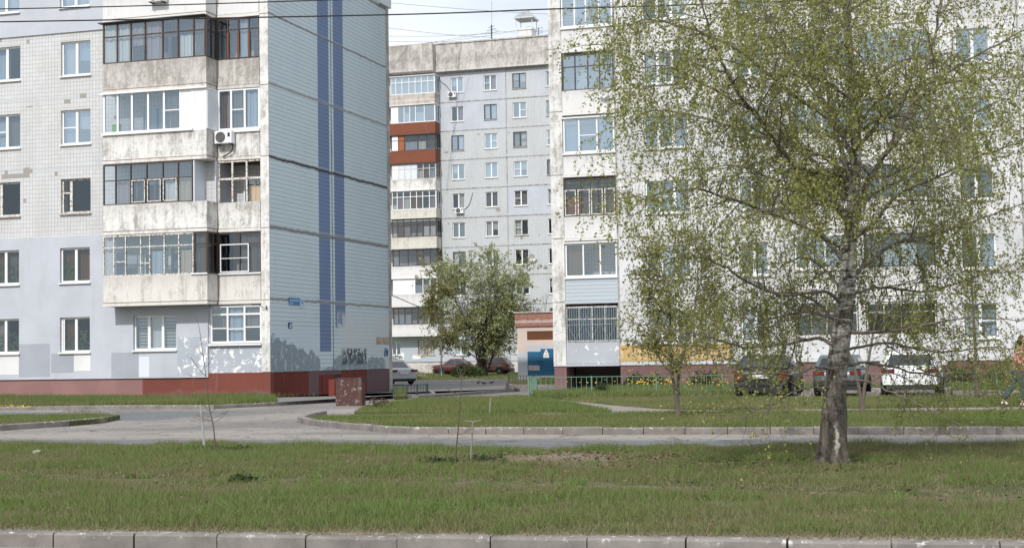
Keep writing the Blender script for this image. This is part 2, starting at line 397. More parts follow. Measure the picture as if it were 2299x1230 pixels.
patch(250, 311, 791, 847, 2); patch(312, 335, 800, 846, 6); patch(399, 465, 756, 843, 4); patch(336, 398, 790, 845, 0, -.074)
b.build('wall', [M[k] for k in lb_mats], LB)
# right-hand part below the loggias, with its floors
b = MB(); b.wall(-2.7, -.36, 1.06, 3.76, .02, [(-2.64, -.4, 2.2, 3.72, .3)], .2); b.build('ground_floor_wall', M['peel'], LB)
g_ = Glaz(); g_.run((-2.64, .08), (-.4, .08), 2.24, 3.72, [.335, .667], .77, .075, ('cg^', 'cb', 'cg^'), low={0: .4, 1: .38, 2: .42}); go = g_.build(LB, 'pvc')
sl = MB(); sl.box(-2.68, -.36, -.12, .05, 2.14, 2.22); sl.build('sill', M['sill'], go)
# plinth
b = MB(); b.m = 0; b.box(XW, -5.68, -.0, .3, 0, .9); b.m = 1; b.box(-5.68, -2.7, 0., .3, 0, .9); b.box(-2.7, -.0, -.02, .3, 0, 1.07); b.build('plinth', [M['pink'], M['red']], LB)
def m_gable():
    g = Gr('blue_end_wall_tiles'); x, y, z = g.sep(); v = g.comb(y, z, 0.)
    c, f = g.brick(v, .15, .172, .004, (.605, .71, .775), (.575, .68, .745), (.5, .58, .63))
    rows = g.ramp(g.m('ABSOLUTE', g.m('SUBTRACT', g.m('FRACT', g.m('DIVIDE', z, .172)), .5)), .425, .47); c = g.mix(g.m('MULTIPLY', rows, .66), c, (.12, .14, .16))
    n = g.noise(.5, 7., .6); c = g.mix(g.ramp(n, .45, .8, 0., .3), c, (.42, .5, .53))
    wob = g.noise(3., 6., .7); lowe = g.m('ADD', 2.15, g.m('MULTIPLY', wob, .5))
    st1 = g.m('MULTIPLY', g.within(y, 4.71, 5.87), g.ramp(z, 1.85, 1.9)); st2 = g.m('MULTIPLY', g.within(y, 6.35, 7.44), g.ramp(g.m('ADD', z, g.m('MULTIPLY', wob, 1.6)), 3.75, 3.85))
    blue = g.mix(rows, (.12, .19, .37), (.06, .09, .16))
    c = g.mix(g.m('MULTIPLY', g.m('MAXIMUM', st1, st2), .93), c, blue)
    # pale streaky overpainting on the right, grey overpainting along the foot
    sn = g.noise(1., 6., .65, g.comb(x, g.m('MULTIPLY', y, 2.6), g.m('MULTIPLY', z, .5)))
    pale = g.m('MULTIPLY', g.m('MULTIPLY', g.ramp(y, 6.5, 6.6), g.ramp(g.m('ADD', z, g.m('MULTIPLY', sn, .6)), 3.7, 4.0, 1., 0.)), g.ramp(sn, .42, .5))
    c = g.mix(g.m('MULTIPLY', pale, .8), c, (.6, .64, .66))
    pl2 = g.m('MULTIPLY', g.ramp(y, 4.7, 4.65), g.m('MULTIPLY', g.ramp(z, 2.85, 2.75), g.ramp(g.noise(2., 7., .6), .38, .44))); c = g.mix(g.m('MULTIPLY', pl2, .8), c, (.58, .68, .77))
    wob2 = g.noise(.5, 5., .7, g.comb(0., y, 0.))
    left = g.ramp(y, 4.72, 4.68); edge = g.m('ADD', g.m('MULTIPLY', left, g.m('SUBTRACT', 1.0, g.m('MULTIPLY', y, .21))), 1.6); edge = g.m('ADD', edge, g.m('MULTIPLY', g.m('SUBTRACT', g.noise(1.1, 9., .66), .5), 1.3)); edge = g.m('SUBTRACT', edge, g.m('MULTIPLY', g.within(y, 4.72, 6.1), .35)); dk = g.m('MULTIPLY', g.ramp(g.m('SUBTRACT', edge, z), .0, .04), g.ramp(y, 12.2, 11.9))
    dark = g.mix(g.ramp(g.noise(3.4, 9., .72), .55, .58), (.22, .275, .32), (.46, .53, .58))
    c = g.mix(g.m('MULTIPLY', dk, .92), c, dark)
    bl = g.m('MULTIPLY', g.within(y, 7., 9.8, .05), g.within(z, 1.3, 2., .04)); c = g.mix(g.m('MULTIPLY', bl, g.ramp(g.noise(3.3, 8., .7), .5, .53, 1., .1)), c, (.06, .085, .1))
    # open seams between the wall panels
    ns = g.noise(1.6, 8., .75); nz = g.m('ADD', z, g.m('MULTIPLY', g.m('SUBTRACT', ns, .5), .22))
    for zz, wd, cc in ((3.95, .055, (.2, .21, .21)), (6.79, .065, (.16, .17, .17)), (9.57, .06, (.02, .022, .025)), (12.5, .04, (.2, .2, .19)), (15.3, .04, (.13, .13, .13)), (18.1, .06, (.2, .2, .2))):
        c = g.mix(g.within(nz, zz-wd, zz+wd, .03), c, g.mix(g.ramp(g.noise(12., 5.), .4, .6), cc, tuple(k*1.5 for k in cc)))
        c = g.mix(g.m('MULTIPLY', g.within(nz, zz+wd*1.2, zz+wd*2.1, .02), .5), c, (.5, .54, .56))
    yj = g.m('ADD', y, g.m('MULTIPLY', g.m('SUBTRACT', g.noise(2.5, 5.), .5), .12)); c = g.mix(g.within(yj, 6.07, 6.15, .015), c, (.15, .15, .14))
    c = g.mix(g.m('MULTIPLY', g.m('MULTIPLY', g.within(yj, 6.07, 6.15, .015), g.within(z, 9.7, 11.3, .1)), .95), c, (.02, .02, .02))
    st = g.noise(1., 6., .6, g.comb(x, g.m('MULTIPLY', y, 8.), g.m('MULTIPLY', z, .3))); c = g.mix(g.ramp(st, .62, .76, 0., .35), c, (.42, .37, .31))
    return g.out(c, .6, g.m('SUBTRACT', 1., rows), .006)
b = MB(); b.face((0, 0, 1.07), (0, 12.6, 1.07), (0, 12.6, TOPZ), (0, 0, TOPZ)); b.face((0, 0, 1.07), (-.1, 0, 1.07), (-.1, 12.6, 1.07), (0, 12.6, 1.07)); b.build('end_wall', m_gable(), LB)
b = MB(); b.box(-.3, .03, 12.603, 12.9, 0, 18.2); b.build('corner_strip', M['conc_d'], LB)
b = MB(); b.box(-.4, .12, 11.7, 13.05, 18.2, TOPZ); b.build('corner_cladding', M['pvc_b'], LB)
M['plum'] = m_paint('plum_plinth_paint', (.15, .095, .105), .15); M['dred'] = m_paint('dark_red_plinth_and_hatch_shade', (.16, .035, .027), .2, .7, (.3, .2, .19))
b = MB()
for y0, y1, z1, m in ((.0, 3.6, 1.06, 1), (3.6, 4.6, 1.06, 0), (4.6, 6.2, .9, 1), (4.6, 7.0, 1.06, 0), (6.2, 7.0, .9, 0), (7.0, 9.9, 1.06, 1), (9.9, 12.6, 1.06, 0)):
    b.m = m; x = -.02 if m else -.023
    b.face((x, y0, 0), (x, y1, 0), (x, y1, z1), (x, y0, z1))
b.build('end_plinth', [M['plum'], M['dred']], LB)
b = MB(); b.box(-.023, -.003, 4.95, 6.05, .05, .86); b.build('cellar_door', M['dred'], LB)
# corner pier, one storey at a time
b = MB()
for k in range(9): b.box(-.37, -.002, -.03, .3, 1.09+2.84*k, 1.09+2.84*(k+1)-.025)
b.build('corner_pier', M['conc_m'], LB)
# shell: rooms behind, back, roof
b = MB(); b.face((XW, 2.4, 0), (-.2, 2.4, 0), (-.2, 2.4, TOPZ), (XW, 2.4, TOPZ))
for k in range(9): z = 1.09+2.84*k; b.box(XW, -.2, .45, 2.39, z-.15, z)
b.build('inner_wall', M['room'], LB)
b = MB(); b.face((XW, 12.9, 0), (XW, 12.9, TOPZ), (-.3, 12.9, TOPZ), (-.3, 12.9, 0)); b.face((XW, 0, 0), (XW, 0, TOPZ), (XW, 12.9, TOPZ), (XW, 12.9, 0)); b.build('rear_wall', M['conc_d'], LB)
b = MB(); b.box(XW, 0.2, -.2, 13.1, TOPZ, TOPZ+.5); b.build('roof', M['conc_d'], LB)
# loggia rooms behind the right-hand glazing
b = MB()
for k in range(7): b.box(-2.27, -.38, .06, 1.3, S[k], S[k]+.14)
b.face((-2.27, 1.3, 3.7), (-.3, 1.3, 3.7), (-.3, 1.3, TOPZ), (-2.27, 1.3, TOPZ)); b.build('loggia_wall', M['tile'], LB)
for k in range(5): window(LB, -1.75, -.75, S[k]+.9, S[k]+2.25, 1.2, '2', [['cw'], ['cd'], ['cb'], ['cw'], ['cb']][k], 'pvc', rec=.05, sill=False, cd=.03)
# the windows of the flats
lbw = {(0, 0): ('2a', ['cn', None], .9), (0, 1): ('2', ['cp', None], 1.), (1, 0): ('2', ['cn', 'cn'], .5), (1, 1): ('2a', ['cn', 'cg'], .9), (2, 0): ('old', None, 0), (2, 1): ('old', None, 0),
       (3, 0): ('2l', ['cb', 'cw^'], 0), (3, 1): ('2l', ['cb', 'cg'], 0), (4, 0): ('2', ['cw', 'cb^'], 0), (4, 1): ('2', ['cb', None], 0), (5, 0): ('2', ['cw', 'cw'], 0), (5, 1): ('2', ['cw', 'cw'], 0)}
for k in range(8):
    z0, z1 = wz(k); yy = 0. if 2 <= k < 5 else -.07
    for i, c in enumerate(cols):
        st, cu, pl = lbw.get((k, i), ('2', [random.choice(['cw', 'cb', 'cg']), None], 0))
        window(LB, c[0], c[1], z0, z1, yy, st, cu, 'oldwood' if st == 'old' else 'pvc', 'glass_d' if k < 3 else 'glass_b' if i == 0 or k > 4 else 'glass', plant=pl)
    if k: window(LB, -5.6, -3.3, S[k-1]+.25, S[k-1]+2.4, yy, '2', [['cw', 'cg'], [None, 'cb'], ['cd', 'cw'], ['cb', None], ['cw', 'cp']][k % 5], 'pvc', sill=False)
window(LB, -6.05, -4.1, 2.03, 3.43, -.07, '3', ['blind', 'cw', 'blind'])
# the balconies, from the lowest upwards
BX0, BX1, BY = -6.91, -2.27, -.9
def lb_balcony(k, mat, build):
    s = S[k]; b = MB()
    b.box(BX0, BX1, BY, -.08, s, s+.13); b.box(BX0-.02, BX1+.02, BY-.03, BY-.002, s, s+.12)
    b.box(BX0, BX1, BY, BY+.08, s+.132, s+1.2); b.box(BX1-.07, BX1, BY+.082, -.0, s+.132, s+1.2); b.box(BX0, BX0+.07, BY+.082, -.08, s+.132, s+1.2)
    b.box(BX1+.03, -.40, -.02, .05, s+.15, s+1.18); b.box(BX1+.022, -.372, -.05, .05, s, s+.128)
    b.m = 1; b.box(BX0-.004, BX1+.004, BY-.012, BY-.001, s+.125, s+.15); b.box(BX1-.001, BX1+.008, BY, -.02, s+.125, s+.15); b.m = 0
    o = b.build('balcony', [M[mat], M['rustline']], LB)
    if build: build(o, s+1.2, S[k+1]-.02)
    return o
A0, A1, A2, A3 = (BX0, BY+.03), (BX1, BY+.03), (BX1-.02, 0.), (-.38, .02)
def bal_e(o, z0, z1):
    g = Glaz(); L = 4.64
    g.run(A0, (BX1-.6, BY+.03), z0, z1, [.12, .25, .42, .52, .68, .84], .7, .045, ('cw', 'cs_', None, None, 'cb_', None, 'ce_'), low={1: .35, 3: .3}); g.build(o, 'oldwood', 'glass')
    g = Glaz(); g.run((BX1-.59, BY+.03), A1, z0, z1, [], .72, .05, ('cg',)); g.run(A1, A2, z0, z1, [.5], .72, .05); g.run((BX1+.02, .02), A3, z0, z1, [.5], .72, .045, (None, 'cg'))
    q = g.F; q.m = 0; g.build(o, 'brown', 'glass_d')
    n = MB(); xa, xb = BX1+.12, BX1+1.38
    for a, c, d, e in ((xa, xb, z0+.06, z0+.1), (xa, xb, z0+1.14, z0+1.18), (xa, xb, z0+.6, z0+.63)): n.box(a, c, -.06, -.02, d, e)
    for a in (xa, xb-.04): n.box(a, a+.04, -.062, -.018, z0+.1, z0+1.14)
    n.build('insect_screen_frame', M['pvc'], o)
    w = MB(); w.box(BX1-.7, BX1+.03, BY-.07, BY-.035, z0-.03, z0+.03); w.build('sill', M['sill'], o); w = MB(); w.box(BX1+.03, -.37, -.1, -.052, z0-.03, z0+.03); w.build('sill', M['sill'], o)
def bal_d(o, z0, z1):
    g = Glaz(); g.run(A0, (BX1-.62, BY+.03), z0, z1, [.14, .31, .49, .67, .84], .6, .04, (None, 'cp_', 'cd_', None, 'cw_', 'ce_'), low={2: .56, 3: .56, 4: .56}); g.build(o, 'brown', 'glass')
    f = MB()
    for i in (2, 3, 4): f.obox(A0, A1, 4.02*(.31+.176*(i-2))+.05, 4.02*(.31+.176*(i-1))-.05, .035, .05, z0+.06, z0+.1); f.obox(A0, A1, 4.02*(.31+.176*(i-2))+.05, 4.02*(.31+.176*(i-2))+.09, .035, .05, z0+.1, z0+.92); f.obox(A0, A1, 4.02*(.31+.176*(i-1))-.09, 4.02*(.31+.176*(i-1))-.05, .035, .05, z0+.1, z0+.92); f.obox(A0, A1, 4.02*(.31+.176*(i-2))+.05, 4.02*(.31+.176*(i-1))-.05, .035, .05, z0+.92, z0+.96)
    f.build('casement', M['oldwood'], o)
    # the open, half broken frame of the right-hand part: no glass left in it
    n = MB(); xs = (BX1+.03, BX1+.62, BX1+1.25)
    for a in xs: n.box(a, a+.07, -.01, .05, z0, z1)
    n.box(BX1+.03, -.38, -.012, .048, z0+.88, z0+.96); n.box(BX1+.03, -.38, -.012, .048, z1-.06, z1); n.build('broken_frame', M['oldwood'], o)
    n = MB(); n.box(BX1-.6, BX1-.55, BY+.02, 0, z0, z1); n.box(BX1-.02, BX1+.02, -.2, .0, z0, z1); n.build('partition', M['pvc_b'], o)
    n = MB(); n.box(-1.0, -.5, .3, .75, z0-.9, z0+.62); n.box(-1.02, -.48, .28, .77, z0+.62, z0+.65); n.box(-.77, -.755, .29, .31, z0-.85, z0+.6); n.build('cupboard', M['ce'], o)
def bal_c(o, z0, z1):
    g = Glaz(); g.run(A0, (BX1-.58, BY+.03), z0, z1, [.165, .325, .505, .68, .86], None, .085, (None, None, None, None, 'cg', None), {5: 'pvc'}, low={4: .5}); g.run((BX1-.57, BY+.02), (BX1, BY+.02), z0-.06, z1, [], None, .05, (), {0: 'pvc'}); g.run((BX1, BY+.02), (BX1, 0), z0, z1, [], None, .05, (), {0: 'pvc_b'})
    g.run((BX1+.04, .0), A3, z0, z1, [.32, .64], None, .08, ('cn', 'cg', 'cb'), low={1: .5}); g.build(o, 'pvc', 'glass')
    for q_, n_ in (((BX0-.05, BX1-.58, BY-.09, BY-.01, z0-.05, z0+.03), 'sill'), ((BX0-.12, BX1+.06, BY-.11, BY-.01, z1-.04, z1+.03), 'canopy'), ((BX1+.03, -.37, -.1, -.052, z0-.1, z0+.0), 'sill')): w = MB(); w.box(*q_); w.build(n_, M['sill'], o)
    c = MB(); c.box(BX0+.35, BX0+.75, BY+.12, BY+.15, z0+.05, z0+.42); m = M['lime'] = plain('lime_green_plastic', (.2, .42, .08), .5); c.build('plastic_crate', m, o)
def bal_b(o, z0, z1):
    g = Glaz(); g.run(A0, (BX1-.02, BY+.03), z0, z1, [.14, .275, .415, .585, .735, .885], .66, .05, ('cw', 'cw', 'cp^', 'cp', None, 'cw_', 'cg')); g.run(A1, A2, z0, z1, [.5], .66, .05, ('cg', None)); g.run((BX1+.03, .02), A3, z0, z1, [.25, .5, .75], .72, .045, (None, None, 'cb', None)); g.build(o, 'brown', 'glass')
    f = MB()
    for a in (.25, .5, .75): x = BX1+.03+1.86*a; f.box(x-.045, x+.045, -.03, -.012, z0+.04, z0+1.08)
    f.build('casement', M['redwood'], o)
    w = MB(); w.obox((BX0-.15, BY-.1), (BX1, BY-.1), 0, 4.8, -.3, .05, z1+.0, z1+.035); w.build('canopy', M['dkmetal'], o)
lb_balcony(0, 'conc_c', bal_e); lb_balcony(1, 'conc', bal_d); lb_balcony(2, 'conc', bal_c); lb_balcony(3, 'conc_d', bal_b); lb_balcony(4, 'conc_w', bal_c); lb_balcony(5, 'conc', bal_b)

# ---- right block
RB = thing('apartment_building', 'right block of flats with white panels and recessed balconies behind the big birch', 'building', RBF.o, RBF.a)
XE = 46.; RT = TOPZ
rcols = [(4.16, 6.14, '3'), (8.25, 9.5, '2'), (17.4, 18.8, '2'), (22.5, 23.9, '2'), (26., 27.4, '2')]; bays = [(10.57, 13.2), (13.5, 16.4)]
holes = []
for k in range(8):
    z0, z1 = wz(k)
    for c in rcols: holes.append((c[0], c[1], z0, z1, .5))
    for c in bays: holes.append((c[0], c[1], S[k]-2.62, S[k]-.2, 1.25))
b = MB(); rm = ['white_wall', 'tile_white', 'conc', 'mortar', 'white_wall2']
rz = [1.08]+[3.86+2.85*k for k in range(9)]
def rzone(x, z):
    k = sum(z > q for q in rz[1:]); j = 0 if x < 10 else (1 if x < 20 else 2)
    return [[4, 0, 1, 4, 1, 1, 0, 1, 0], [0, 4, 0, 1, 1, 4, 1, 1, 0], [4, 1, 0, 1, 4, 1, 0, 1, 0]][j][min(k, 8)]
b.wall(2.87, XE, 1.08, RT, 0, holes, .5, (rzone, lambda xs, zs: (sorted(set(xs+[10., 19.9])), sorted(set(zs+rz)))), 2)
b.m = 3
for q in rz[1:]: b.box(2.88, XE, -.012, .05, q-.035, q+.035)
for x in (2.9, 10.0, 19.9, 30.): b.box(x-.04, x+.04, -.014, .05, 1.1, RT)
b.m = 0; b.face((2.87, 0, 1.08), (XE, 0, 1.08), (XE, .2, 1.08), (2.87, .2, 1.08)); b.face((2.87, 0, 1.08), (2.87, 1.4, 1.08), (2.87, 1.4, RT), (2.87, 0, RT))
b.build('wall', [M[k] for k in rm], RB)
def m_band():
    g = Gr('orange_painted_band'); x, y, z = g.sep(); t = g.m('FRACT', g.m('DIVIDE', x, .26)); n = g.noise(6., 7., .7)
    c = g.mix(g.m('MULTIPLY', g.m('MULTIPLY', g.within(t, .25, .75, .05), g.within(z, 1.35, 1.75, .03)), g.ramp(n, .4, .6)), (.5, .33, .13), (.6, .5, .36)); return g.out(c, .7)
b = MB(); b.box(2.89, 7.86, -.016, .02, 1.25, 1.95); b.build('painted_band', m_band(), RB)
b = MB(); b.box(2.9, XE, .05, .4, 0, 1.08); b.box(-.1, .45, .02, 1.4, 0, 1.06); b.box(2.9, 3., .4, 2.19, 0, 1.06); b.build('plinth', M['maroon'], RB)
b = MB()
for k in range(9): b.box(-.12, .46, -.03, 1.4, 1.08+2.84*k, 1.08+2.84*(k+1)-.03)
b.build('corner_pier', M['conc_m'], RB)
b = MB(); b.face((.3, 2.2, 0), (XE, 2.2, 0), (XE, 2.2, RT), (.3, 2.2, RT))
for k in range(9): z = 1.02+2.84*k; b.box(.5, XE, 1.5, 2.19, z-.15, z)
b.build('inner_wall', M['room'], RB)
b = MB(); b.face((0, .3, 0), (0, .3, RT), (0, 13, RT), (0, 13, 0)); b.face((0, 13, 0), (0, 13, RT), (XE, 13, RT), (XE, 13, 0)); b.face((XE, 13, 0), (XE, 13, RT), (XE, 0, RT), (XE, 0, 0)); b.build('end_wall', M['tile_white'], RB)
b = MB(); b.box(-.2, XE, -.2, 13.1, RT, RT+.5); b.build('roof', M['conc_d'], RB)
b = MB(); b.face((.46, 1.35, 1.1), (2.87, 1.35, 1.1), (2.87, 1.35, RT), (.46, 1.35, RT)); b.build('loggia_wall', M['tile_white'], RB)
rq = random.Random(5)
for k in range(8):
    z0, z1 = wz(k)
    for i, c in enumerate(rcols):
        window(RB, c[0], c[1], z0, z1, 0, '3n' if c[2] == '3' else rq.choice(['2', '2l', '2r']), [rq.choice(['cw', 'cb', None, None]) for _ in range(2)], 'pvc', rq.choice(['glass', 'glass_b', 'glass_b']))
def rb_loggia(x0, x1, k, mat, fm, fr, tr, behind, zs, ztop, sbot, fill={}, low=None, glass='glass', head=.06):
    b = MB(); b.box(x0, x1, 0., .09, sbot+.14, zs); b.box(x0-.02, x1+.02, -.05, .1, sbot, sbot+.13); b.box(x0, x1, .11, 1.3, sbot, sbot+.13)
    o = b.build('balcony', M[mat], RB)
    if fr is not None:
        g = Glaz(); g.run((x0+.02, .045), (x1-.02, .045), zs, ztop, fr, tr, .065 if fm == 'pvc' else .045, behind, fill, low, cd=-.25, head=head); g.build(o, fm, glass)
        if fm == 'pvc': w = MB(); w.box(x0-.02, x1+.02, -.08, -.002, zs-.09, zs-.01); w.build('sill', M['sill'], o); w = MB(); w.box(x0-.03, x1+.03, -.09, -.052, ztop+.0, ztop+.07); w.build('canopy', M['sill'], o)
    return o
X0, X1 = .47, 2.86
rb0 = rb_loggia(X0, X1, 0, 'peel2', 'oldwood', [.25, .5, .75], .64, ('cd', 'cs', 'cd', 'cd'), 2.15, 3.7, 1.06, glass='glass_d')
gr = MB()
for i in range(22): x = X0+.08+i*(X1-X0-.16)/21; gr.box(x-.008, x+.008, -.1, -.084, 2.2, 3.66)
for z in (2.2, 2.9, 3.64): gr.box(X0+.05, X1-.05, -.084, -.07, z-.012, z+.012)
for i in range(3):
    for sx in (-1, 1): x = X0+.45+i*.75; gr.tube([(x, -.095, 2.25), (x+sx*.55, -.095, 3.3)], .007, 4)
M['grille'] = plain('blue_grey_grille_paint', (.25, .32, .35), .5); gr.build('window_grille', M['grille'], rb0)
r1 = rb_loggia(X0, X1, 1, 'siding', 'pvc', [.35, .68], None, ('cn', None, None), 5.02, 6.5, 3.82, glass='glass')
rb_loggia(X0, X1, 2, 'conc_w', 'brown', [.33, .66], .73, ('co_', 'cg', 'cg_'), 7.7, 9.36, 6.62, low={}, glass='glass_d')
f = MB()
for a, c in ((.02, .24), (.27, .51), (.53, .76), (.79, .99)):
    xa, xb = X0+a*2.36, X0+c*2.36
    f.box(xa, xa+.05, -.02, .003, 7.75, 8.9); f.box(xb-.05, xb, -.02, .003, 7.75, 8.9); f.box(xa+.05, xb-.05, -.02, .003, 8.85, 8.9); f.box(xa+.05, xb-.05, -.02, .003, 7.75, 7.8)
f.build('casement', M['oldwood'], RB)
rb_loggia(X0, X1, 3, 'conc_w', 'pvc', [.31, .66], None, ('cb', 'cg', 'cb'), 10.55, 12.08, 9.46, low={1: .5}, glass='glass_b')
rb_loggia(X0, X1, 4, 'conc_w', 'dkmetal', [.25, .5, .73], .66, (None, 'cw_', 'cp_', 'cp_'), 13.35, 14.96, 12.24, glass='glass_b')
rb_loggia(X0, X1, 5, 'conc_w', 'pvc', [.26, .48, .74], None, ('blind', 'cb', 'cg', 'cb'), 16.2, 17.8, 15.06, glass='glass_b')
for k in (6,): rb_loggia(X0, X1, k, 'conc_w', 'pvc', [.33, .66], None, ('cb', 'cg', 'cb'), S[k]+1.2, S[k+1]-.1, S[k])
for k in range(1, 8):
    for j, (a, c) in enumerate(bays):
        s = S[k]-2.8
        sty = (j+k*2) % 4
        rb_loggia(a+.02, c-.02, k, 'conc_w', ['pvc', 'oldwood', 'pvc', 'brown'][sty], None if (j == 0 and k == 2) else [.25, .5, .75], None if sty in (0, 2) else .7, [rq.choice(['cw', 'cb_', None, None]) for _ in range(4)], s+1.2, s+2.58, s, glass=rq.choice(['glass', 'glass_b']))
for j, (a, c) in enumerate(bays): rb_loggia(a+.02, c-.02, 0, 'white_wall', 'oldwood', [.25, .5, .75], .7, ('cd', 'cg', None, 'cd'), 2.2, 3.55, 1.12, glass='glass_d')

# ---- far block
FBo = thing('apartment_building', 'far block of flats across the yard with grey attic band and rust red balconies', 'building', FBF.o, FBF.a)
fz = lambda k: (1.84+2.845*k, 3.3+2.845*k)
fcols = [(1.38, 2.68), (4.78, 6.08), (7.7, 9.08), (11.05, 12.4), (15, 16.3), (18.4, 19.7)]
holes = [(c[0], c[1], *fz(k), .4) for k in range(10) for c in fcols]
fseam = [3.75+2.845*k for k in range(10)]
b = MB(); fm_ = ['tile_far', 'lilac', 'conc_d', 'mortar']
def fzone(x, z):
    if z > 29.5: return 2
    k = sum(z > q for q in fseam)
    if x < 7.04: return 1 if k in (8, 9) else (1 if k == 0 else 0)
    if x < 10.2: return 1 if k == 5 else 0
    return 1 if k in (5, 9) else 0
b.wall(0, 26, 1.2, 29.5, 0, holes, .4, (fzone, lambda xs, zs: (sorted(set(xs+[7.04, 10.2])), sorted(set(zs+fseam)))), 2)
b.m = 3
for q in fseam: b.box(.01, 26, -.02, .05, q-.05, q+.05)
b.box(7.0, 7.08, -.022, .05, 1.2, 29.5)
b.build('wall', [M[k] for k in fm_], FBo)
b = MB(); b.box(-12, 26, -.5, .3, 29.5, 32.2); b.box(-12, -.0, -1.3, -.502, 29.6, 32.2); b.box(-12, 26, -.6, 1, 32.2, 32.32); b.build('attic', M['conc_d'], FBo)
b = MB(); b.box(-12, 26, .06, .4, 0, 1.2); b.build('plinth', M['conc_d'], FBo)
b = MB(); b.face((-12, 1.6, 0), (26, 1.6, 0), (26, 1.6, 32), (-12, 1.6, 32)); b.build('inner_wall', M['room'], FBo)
b = MB(); b.box(-12, 26, .32, 13, 31.0, 31.4); b.face((-12, 12, 0), (-12, 12, 31), (26, 12, 31), (26, 12, 0)); b.face((26, 0, 0), (26, 12, 0), (26, 12, 31), (26, 0, 31)); b.face((-12, 0, 0), (-12, 0, 31), (-12, 12, 31), (-12, 12, 0)); b.build('roof', M['conc_d'], FBo)
rq = random.Random(11)
for k in range(10):
    for c in fcols:
        light = k > 5
        window(FBo, c[0], c[1], *fz(k), 0, rq.choice(['2', '2l', '2r', '2']), [rq.choice(['cw', 'cb', 'cw^', None, 'cp', 'blind', 'ce^'] if light else ['cg', None, 'cw^', 'cd', 'cw', 'blind']) for _ in range(2)], rq.choice(['pvc', 'pvc', 'pvc', 'pvc', 'oldwood', 'brown']), rq.choice(['glass_b', 'glass_b', 'glass']) if light else rq.choice(['glass', 'glass_d']), rec=.12)
# balcony stack: bay in front, strip of loggia at the left
def fx(px, y): return FBF.on_y(px, 450, y)[0]
bx0, bx1, by = fx(880, -1.3), fx(979, -1.3), -1.3
rows = [(752, 728, 690), (686, 660, 625), (622, 597, 560), (558, 532, 492), (493, 470, 428), (428, 403, 368), (363, 338, 303), (300, 275, 236), (236, 211, 171)]
fsty = [('conc_w', 'brown'), ('conc_w', 'pvc'), ('conc_w', 'brown'), ('conc_y', 'brown'), ('conc_y', 'pvc'), ('conc', 'oldwood'), ('rustp', 'brown'), ('rustp', 'pvc'), ('conc_r', 'pvc')]
M['conc_r'] = m_conc('rust_streaked_concrete', (.5, .46, .42), (.36, .3, .27), .5, .9, 1.5)
for i, (yb, yt, yg) in enumerate(rows):
    pz = [FBF.on_y(935, q, by)[1] for q in (yb, yt, yg)]; mt, fr = fsty[i]
    b = MB(); b.box(bx0-1, bx1, by, -.1, pz[0]-.12, pz[0]); b.box(bx0-1, bx1, by, by+.1, pz[0]+.002, pz[1]); b.box(bx1-.08, bx1, by+.102, -.0, pz[0]+.002, pz[1])
    o = b.build('balcony', M[mt], FBo)
    g = Glaz(); bar = .07
    sp = {1: ([.12, .5, .68, .84], {0: 'pvc', 1: 'pvc'}), 7: ([.16, .3, .43, .56, .76], {0: 'pvc'}), 6: ([.16, .3, .6, .8], {0: 'pvc', 1: 'co'}), 5: ([.16, .3, .44, .58, .72, .86], {0: 'pvc', 1: 'pvc_b', 2: 'pvc_b', 3: 'pvc_b'}), 2: ([.15, .35, .55, .7, .85], {})}.get(i, ([.12, .26, .42, .56, .7, .85], {}))
    g.run((bx0, by+.03), (bx1, by+.03), pz[1], pz[2], sp[0], .68 if fr != 'pvc' or i in (4, 8) else None, bar, [rq.choice(['cw_', 'cb_', None, None, 'cp_', 'cn'] if i != 8 else ['cw']) for _ in range(7)], sp[1])
    g.run((bx1, by+.03), (bx1, 0), pz[1], pz[2], [.5], None, bar); g.build(o, fr, 'glass_b' if i in (7, 8) else 'glass_d')
    w = MB(); w.box(bx0-.1, bx1+.1, by-.15, -.0, pz[2]+.0, pz[2]+.06); w.build('canopy', M['pvc' if fr == 'pvc' else 'dkmetal'], o)
b = MB(); b.wall(bx0-5, 0, 1.2, 29.5, -.02, [(-5.1, -4.2, 1.9, 3.3, .3), (-2.4, -.6, 1.9, 3.3, .3)], .3, (lambda x, z: 0 if z < 3.75 else 1, lambda xs, zs: (xs, sorted(set(zs+[3.75]))))); b.build('bay_wall', [M['siding'], M['tile_far']], FBo)
window(FBo, -5.1, -4.2, 1.9, 3.3, -.02, '2', None); window(FBo, -2.4, -.6, 1.9, 3.3, -.02, '3', ['cw', 'ce', 'cw'], 'oldwood')
M['barey'] = plain('cream_window_bars', (.6, .52, .36), .6); gr = MB()
for j in range(9): x = -2.38+j*.22; gr.box(x-.015, x+.015, -.08, -.05, 1.9, 3.3)
gr.box(-2.4, -.6, -.09, -.082, 1.88, 1.96); gr.build('window_grille', M['barey'], FBo)
b = MB(); xx = fx(922, -.05); b.box(xx, xx+.9, -.06, -.02, 1.45, 1.85); b.box(-4.15, -3.8, -.06, -.022, 1.2, 2.1); b.build('vent_cover', M['pvc'], FBo)
